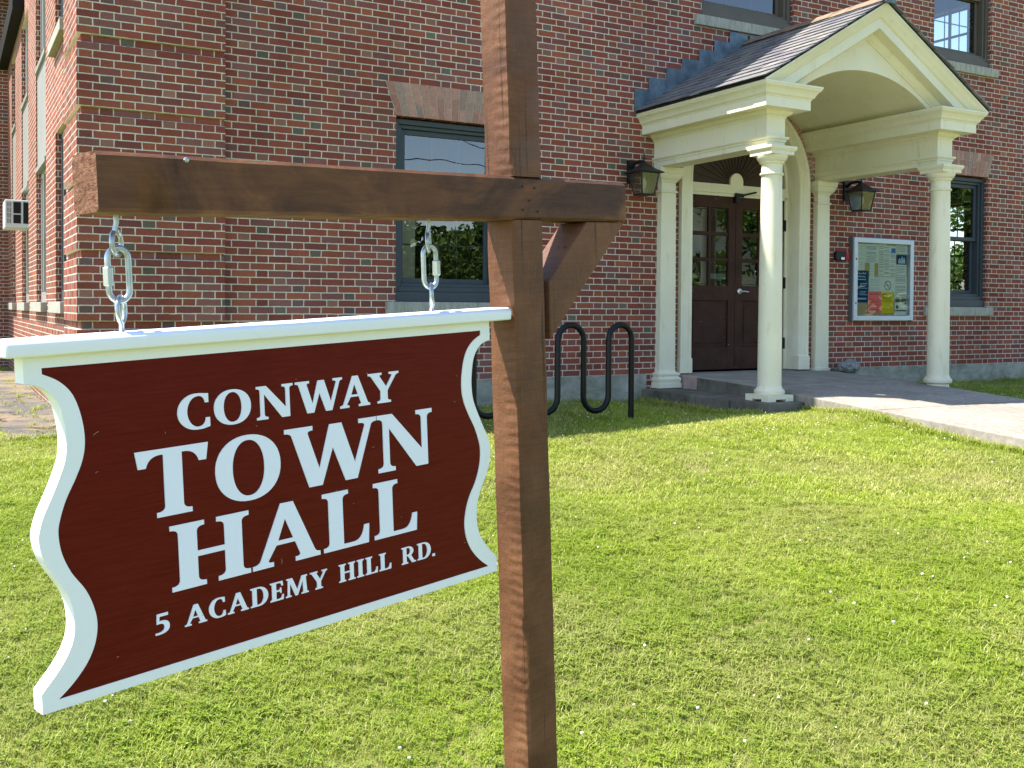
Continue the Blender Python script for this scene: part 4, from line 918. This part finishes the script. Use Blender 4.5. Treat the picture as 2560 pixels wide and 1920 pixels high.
def letters(spec,z0,z1,name,each=True):
    root=None; allm=Mesh()
    for ch,x0,x1 in spec:
        lp,w_=glyph(ch)
        xmin=min(p[0] for p in lp[0]); xmax=max(p[0] for p in lp[0]); sx=(x1-x0)/(xmax-xmin); sz=z1-z0
        g=plate([[(x0+(p[0]-xmin)*sx,z0+p[1]*sz) for p in l] for l in lp],.0018); standing(g,YS-.0006)
        if each: g.build('letter',M_letter,sg)
        else: allm.add(g.v,g.f)
    if not each: allm.build(name,M_letter,sg)
letters([('C',-.754,-.697),('O',-.689,-.620),('N',-.609,-.536),('W',-.531,-.430),('A',-.436,-.368),('Y',-.371,-.298)],-.214,-.156,'lettering')
letters([('T',-.829,-.703),('O',-.692,-.567),('W',-.557,-.356),('N',-.354,-.218)],-.3475,-.2375,'lettering')
letters([('H',-.777,-.634),('A',-.630,-.492),('L',-.484,-.381),('L',-.369,-.264)],-.4735,-.3655,'lettering')
txt='5 ACADEMY HILL RD.'; adv=[]; x=0
for ch in txt:
    lp,w_=glyph(ch)
    if ch==' ': x+=.52; continue
    xmin=min(p[0] for p in lp[0]); xmax=max(p[0] for p in lp[0]); adv.append((ch,x,x+xmax-xmin)); x+=xmax-xmin+.10
tot=adv[-1][2]; X0,X1=-.809,-.222
letters([(c,X0+a/tot*(X1-X0),X0+b/tot*(X1-X0)) for c,a,b in adv],-.5355,-.5025,'lettering')
# cobweb-like dry bits stuck on the sign
ms=Mesh()
for i in range(16):
    x=R_.uniform(-.9,-.12); z=R_.uniform(-.58,-.1)
    if i==0: x,z=-.893,-.20
    if i==1: x,z=-.576,-.462
    p=Vector((x,YS-.004,z)); q=p+Vector((R_.uniform(-.006,.006),-.002,R_.uniform(-.005,.005)))*(1.8 if i<2 else .6); ms.tube([p,(p+q)/2+Vector((0,-.002,.001)),q],.0004,4)
ms.build('dry_debris',mat('straw',(.35,.27,.16),.9),sg)
# ------------------------------------------------------------------ lawn
M_grass=mat('grass_blade',(.1,.16,.03),.6,0,.25); k=NT(M_grass); P=k.pos()
g=k.n('ShaderNodeNewGeometry'); at=k.n('ShaderNodeAttribute',attribute_name='tint')
sep=k.n('ShaderNodeSeparateColor'); k.l(at.outputs['Color'],sep.inputs[0])
patch=k.noise(k.mapv(P,(1,1,.01)),.75,5,.62,.3); fine=k.noise(k.mapv(P,(1,1,.01)),5,3,.5)
green=k.ramp(sep.outputs[0],[(0,(.13,.205,.014)),(.4,(.25,.335,.026)),(.8,(.38,.455,.06)),(1,(.54,.58,.19))])
dry=k.ramp(sep.outputs[0],[(0,(.26,.24,.08)),(.5,(.42,.38,.16)),(1,(.62,.55,.31))])
f=k.math('MULTIPLY_ADD',patch,3.2,-1.38,clamp=True); f=k.math('ADD',k.math('MULTIPLY',f,.75),k.math('MULTIPLY',k.math('GREATER_THAN',sep.outputs[1],.86),.7),clamp=True)
f=k.math('MULTIPLY',f,k.math('MULTIPLY_ADD',fine,1.2,.2,clamp=True))
cc=k.mix(f,green,dry); cc=k.mix(1.0,cc,k.ramp(k.noise(k.mapv(P,(1,.45,.01)),.55,4,.6,.6),[(.36,(.90,.93,.9)),(.64,(1.30,1.25,1.30))]),'MULTIPLY'); k.color(cc)
# translucency
tl=k.n('ShaderNodeBsdfTranslucent'); k.l(cc,tl.inputs[0]); mx=k.n('ShaderNodeMixShader'); mx.inputs[0].default_value=.42
out=k.t.nodes['Material Output']; k.l(k.b.outputs[0],mx.inputs[1]); k.l(tl.outputs[0],mx.inputs[2]); k.l(mx.outputs[0],out.inputs[0])
def tuft(name,n,rad,hmin,hmax,wd,seed,clover=0):
    rr=random.Random(seed); vs=[];fs=[];cl=[]
    for i in range(n):
        a=rr.uniform(0,2*PI); d=rad*math.sqrt(rr.random()); x,y=d*math.cos(a),d*math.sin(a); h=rr.uniform(hmin,hmax); b=rr.uniform(0,2*PI); ln=rr.uniform(.3,1.15)*h
        dx,dy=math.cos(b)*ln,math.sin(b)*ln; px,py=-math.sin(b)*wd/2,math.cos(b)*wd/2
        c=(rr.random(),rr.random(),0,1); o=len(vs)
        for t_,wf,hf in ((0,1,0),(.38,.9,.62),(1,.15,1)):
            vs+=[(x+dx*t_**1.6+px*wf,y+dy*t_**1.6+py*wf,h*hf),(x+dx*t_**1.6-px*wf,y+dy*t_**1.6-py*wf,h*hf)]
        fs+=[(o,o+1,o+3,o+2),(o+2,o+3,o+5,o+4)]; cl+=[c]*6
    for i in range(clover):
        a=rr.uniform(0,2*PI); d=rad*math.sqrt(rr.random()); x,y=d*math.cos(a),d*math.sin(a); h=rr.uniform(.012,.028); c=(rr.uniform(0,.35),rr.random()*.5,0,1)
        for q in range(3):
            b=a+q*2.09; r=rr.uniform(.005,.009); o=len(vs); cx_,cy_=x+math.cos(b)*r,y+math.sin(b)*r
            vs+=[(x,y,h),(cx_-math.sin(b)*r*.7,cy_+math.cos(b)*r*.7,h+.003),(cx_+math.cos(b)*r,cy_+math.sin(b)*r,h+.001),(cx_+math.sin(b)*r*.7,cy_-math.cos(b)*r*.7,h+.003)]; fs.append((o,o+1,o+2,o+3)); cl+=[c]*4
    me=bpy.data.meshes.new(name); me.from_pydata(vs,[],fs); me.materials.append(M_grass)
    ca=me.color_attributes.new('tint','FLOAT_COLOR','POINT')
    for i,c in enumerate(cl): ca.data[i].color=c
    return me
def blocked(x,y):
    if y>-.05 and x>-.02: return True
    if DX0-.02<x<DX1+.1 and DY0+.03<y<DY1: return True
    if 6.34<x<8.63 and y<0: return True
    if 5.84<x<6.38 and y>-2.04: return True
    return False
def scatter(rr,n_try,zone):
    pts=[]
    for _ in range(n_try):
        p=zone(rr)
        if p is None or blocked(*p): continue
        pts.append(p)
    return pts
tans=1280/2550
def inview(x,y,m_=.25):
    dx,dy=x-CAM.x,y-CAM.y; dpt=dx*FW.x+dy*FW.y; lat=dx*RT.x+dy*RT.y
    return dpt,lat,abs(lat)<dpt*tans*1.06+m_
rr=random.Random(11); near=[];far=[]
def sample(dmin,dmax,n):
    o=[]
    while len(o)<n:
        d=math.sqrt(rr.uniform(dmin*dmin,dmax*dmax)); l=rr.uniform(-1,1.18)*(tans*1.15*d+.5)
        x=CAM.x+FW.x*d+RT.x*l; y=CAM.y+FW.y*d+RT.y*l
        o.append((x,y) if not blocked(x,y) else None)
    return [p for p in o if p]
# instance via geometry nodes on point clouds
def gn_instances(name,pts,variants,smin,smax,label=None):
    me=bpy.data.meshes.new(name); me.from_pydata([(x,y,gz(x,y)-.002) for x,y in pts],[],[])
    me.attributes.new('idx','INT','POINT'); me.attributes.new('rot','FLOAT_VECTOR','POINT'); me.attributes.new('scl','FLOAT','POINT')
    A=me.attributes['idx']; B=me.attributes['rot']; Cc=me.attributes['scl']
    for i,(x,y) in enumerate(pts):
        A.data[i].value=rr.randrange(len(variants)); B.data[i].vector=(rr.uniform(-.12,.12),rr.uniform(-.12,.12),rr.uniform(0,6.283)); 
        Cc.data[i].value=rr.uniform(smin,smax)*(1+.35*noise.noise(Vector((x*1.1,y*1.1,7))))
    o=bpy.data.objects.new(name,me); COL.objects.link(o)
    cc_=bpy.data.collections.new(name+'_tufts'); 
    for i,v in enumerate(variants): cc_.objects.link(bpy.data.objects.new(f'{name}_tuft_{i:02d}',v))
    ng=bpy.data.node_groups.new(name,'GeometryNodeTree'); ng.interface.new_socket('Geometry',in_out='INPUT',socket_type='NodeSocketGeometry'); ng.interface.new_socket('Geometry',in_out='OUTPUT',socket_type='NodeSocketGeometry')
    N=ng.nodes; Lk=ng.links.new; gi=N.new('NodeGroupInput'); go=N.new('NodeGroupOutput'); ip=N.new('GeometryNodeInstanceOnPoints'); ci_=N.new('GeometryNodeCollectionInfo'); ci_.inputs['Collection'].default_value=cc_; ci_.inputs['Separate Children'].default_value=True; ci_.inputs['Reset Children'].default_value=True
    ip.inputs['Pick Instance'].default_value=True
    def at(nm,ty):
        a=N.new('GeometryNodeInputNamedAttribute'); a.data_type=ty; a.inputs[0].default_value=nm; return [s for s in a.outputs if s.name=='Attribute' and s.type=={'INT':'INT','FLOAT':'VALUE','FLOAT_VECTOR':'VECTOR'}[ty]][0]
    Lk(gi.outputs[0],ip.inputs['Points']); Lk(ci_.outputs[0],ip.inputs['Instance']); Lk(at('idx','INT'),ip.inputs['Instance Index']); Lk(at('rot','FLOAT_VECTOR'),ip.inputs['Rotation']); Lk(at('scl','FLOAT'),ip.inputs['Scale']); Lk(ip.outputs[0],go.inputs[0])
    md=o.modifiers.new('scatter','NODES'); md.node_group=ng
    tag(o,None,kind='stuff'); return o
vn=[tuft(f'gn{i}',30,.05,.012,.036,.0026,100+i,5 if i%2 else 1) for i in range(6)]
vf=[tuft(f'gf{i}',28,.08,.015,.036,.0044,200+i,3 if i%2 else 0) for i in range(6)]
gn_instances('grass',sample(2.0,6.2,24000),vn,.75,1.15)
gn_instances('grass',sample(6.1,12.5,28000)+sample(12.5,19,7000),vf,.75,1.15)
# longer ragged grass against kerb of walk, steps, post
edge=[]
for _ in range(900): y=-rr.uniform(1.9,6.5); edge.append((6.36-abs(rr.gauss(0,.04))+.03*noise.noise(Vector((0,y*3,0))),y))
for _ in range(260): edge.append((5.85-abs(rr.gauss(0,.03)),-rr.uniform(0,2.0)))
for _ in range(220): edge.append((rr.uniform(1.3,5.8),-.06-abs(rr.gauss(0,.04))))
for _ in range(160): edge.append((rr.uniform(8.65,13),-.08-abs(rr.gauss(0,.04))))
for _ in range(140): edge.append((DX0-.02-abs(rr.gauss(0,.05)),rr.uniform(.2,9)))
for _ in range(60): edge.append((rr.uniform(DX0,DX1),DY0-.02-abs(rr.gauss(0,.03))))
for _ in range(60): edge.append((rr.uniform(DX0+.05,DX1),rr.uniform(DY0+.2,8)))
vl=[tuft(f'gl{i}',14,.035,.03,.075,.004,300+i,2) for i in range(4)]
gn_instances('grass',edge,vl,.7,1.2)
# clover blossoms
ms=Mesh(); bmb=bmesh.new(); bmesh.ops.create_icosphere(bmb,subdivisions=1,radius=1); BV=[v.co.copy() for v in bmb.verts]; BF=[tuple(v.index for v in f.verts) for f in bmb.faces]; bmb.free()
cl=[]
for x,y in sample(3.0,11.5,2600):
    dens=noise.noise(Vector((x*.55,y*.55,20)))+.25*sm(-6.5,-3.5,y)+.12*sm(1,5,x)
    if dens>rr.uniform(.08,.85): cl.append((x,y))
for x,y in cl[:900]:
    r=rr.uniform(.0035,.0075); z=gz(x,y)+rr.uniform(.028,.045); ms.add([(x+v.x*r,y+v.y*r,z+v.z*r*.85) for v in BV],BF)
tag(ms.build('clover_blossoms',mat('clover_white',(.72,.70,.62),.9),smooth='all'),None,kind='stuff')
# ------------------------------------------------------------------ street side seen mirrored in the panes
M_leaf=mat('leaf',(.06,.11,.02),.7); k=NT(M_leaf); k.color(k.ramp(k.n('ShaderNodeNewGeometry').outputs['Random Per Island'],[(0,(.03,.06,.012)),(.5,(.07,.12,.025)),(1,(.13,.19,.05))]))
M_bark=noisy('bark',(.06,.045,.03),(.12,.09,.06),8,.95,.5,20,.02)
def tree_meshes(seed,h,cr,ch):
    rr2=random.Random(seed); tr=Mesh(); tr.tube([(0,0,-.5),(.1,.05,h*.3),(0,.1,h*.6),(.1,0,h*.85)],.2,8,radii=[.28,.22,.14,.04])
    tips=[]
    for i in range(9):
        a=rr2.uniform(0,2*PI); z=h*rr2.uniform(.3,.7); e=Vector((math.cos(a)*cr*.7,math.sin(a)*cr*.7,z+h*.2)); tr.tube([(0,0,z),tuple(e*.5+Vector((0,0,z*.5+.1))),tuple(e)],.08,6,radii=[.09,.06,.02]); tips.append(e)
    cl_=[Vector((rr2.gauss(0,cr*.42),rr2.gauss(0,cr*.42),h*.62+rr2.gauss(0,ch*.3))) for _ in range(30)]+tips
    lf=Mesh()
    for c in cl_:
        rc=rr2.uniform(.5,1.0)*cr*.42
        for _ in range(260):
            d=Vector((rr2.gauss(0,1),rr2.gauss(0,1),rr2.gauss(0,1))); d=d.normalized()*rc*rr2.random()**.4; p=c+d; s=rr2.uniform(.07,.13)
            a=Vector((rr2.uniform(-1,1),rr2.uniform(-1,1),rr2.uniform(-1,1))).normalized()*s; b=a.cross(Vector((rr2.uniform(-1,1),rr2.uniform(-1,1),rr2.uniform(-1,1)))).normalized()*s*.7
            lf.quad(p-a,p+b,p+a,p-b)
    return tr,lf
tm=[]
for sd,h,cr,ch in ((1,7.5,2.6,4),(2,6.5,2.6,3.5)):
    tr,lf=tree_meshes(sd,h,cr,ch); tm.append((tr,lf))
protos=[]
tl_=['low bushy tree across the road behind the overhead wires','tall tree across the road in front of the white house','rounded tree across the road left of the white house','smallest bushy tree across the road, closest to the kerb','spreading tree across the road right of the white house','broad tall tree across the road far right of the house','tallest tree at the far right end of the road','tree beside the building, seen through the far right window','small bushy tree leftmost across the road']
spots=[(17,-37,.95,-1.3),(39,-37,2.3,-3.5),(26,-38,1.0,-1.4),(21.5,-35,.85,-1.1),(46,-33,1.4,-2.2),(57,-36,2.3,-3.5),(70,-40,2.5,-3.5),(25,10.8,.75,-1.3),(13,-38,.8,-1.2)]
for i,((x,y,s,zt),lb_) in enumerate(zip(spots,tl_)):
    if i<2:
        t=thing('street_tree',lb_,'tree',(x,y,zt),group='trees across the road'); tm[i][0].build('trunk',M_bark,t,smooth=50); tm[i][1].build('crown',M_leaf,t,fixn=False); protos.append(t)
    else:
        t=copy_tree(protos[i%2]); t.location=(x,y,zt); t.rotation_euler.z=i*1.3; t['label']=lb_
    t.scale=(s,s,s)
hg=Mesh(); rh=random.Random(5)
for _ in range(15000):
    p=Vector((rh.uniform(6,36),-41+rh.gauss(0,.5),-1.3+6.2*rh.random()**.8)); p.z+=.7*noise.noise(Vector((p.x*.3,0,3))); s_h=rh.uniform(.12,.24)
    a=Vector((rh.uniform(-1,1),rh.uniform(-1,1),rh.uniform(-1,1))).normalized()*s_h; b=a.cross(Vector((rh.uniform(-1,1),rh.uniform(-1,1),rh.uniform(-1,1)))).normalized()*s_h*.8
    hg.quad(p-a,p+b,p+a,p-b)
hg.box((5,-42.4,-1.4),(37,-41.6,4.2))
tag(hg.build('hedge',M_leaf,fixn=False),'tall dense green hedge across the road, mirrored in the lower window pane','hedge')
# white clapboard house
hs_=thing('clapboard_house','white clapboard house across the road with grey roof','house',(33,-42,-1.3))
M_clap=mat('white_clapboard',(.7,.7,.68),.6); k=NT(M_clap); wv=k.n('ShaderNodeTexWave',wave_type='BANDS',bands_direction='Z',wave_profile='SAW'); wv.inputs['Scale'].default_value=3; k.l(k.pos(),wv.inputs['Vector']); k.bump(wv.outputs['Fac'],.8,.03)
Mesh().box((-6,0,0),(6,8,5.5)).prism([(-6,5.501),(6,5.501),(0,8.5)],'y',0,8).build('wall',M_clap,hs_)
ms=Mesh(); ms.prism([(-6.5,5.3),(0,8.55),(6.5,5.3),(6.5,5.5),(0,8.8),(-6.5,5.5)],'y',-.4,8.4); ms.build('roof',M_slate,hs_)
for i in range(4):
    f_=Mesh(); x=-4.6+2.6*i; f_.box((x,7.99,1.6),(x+1.1,8.06,3.3)); f_.build('window',M_dark,hs_)
# overhead wires reflected in the first window
for i in range(3):
    if i==0: pts=[(-40+i_*5,-22,5.75+.5*((i_-11)/11)**2) for i_ in range(23)]
    else: z0=6.25+.42*i; pts=[(q_,-22.2-.2*i,z0+.5-.27*(q_-12.8)+.012*(q_-13)**2*.4) for q_ in range(-2,27,2)]
    o=Mesh().tube(pts,.018 if i==0 else .008,5).build('overhead_wire',M_black); tag(o,('thick lowest overhead cable crossing above the road','thin slanting service wire above the road, nearer one','thin slanting service wire above the road, upper one')[i],'wire',group='overhead wires above the road')
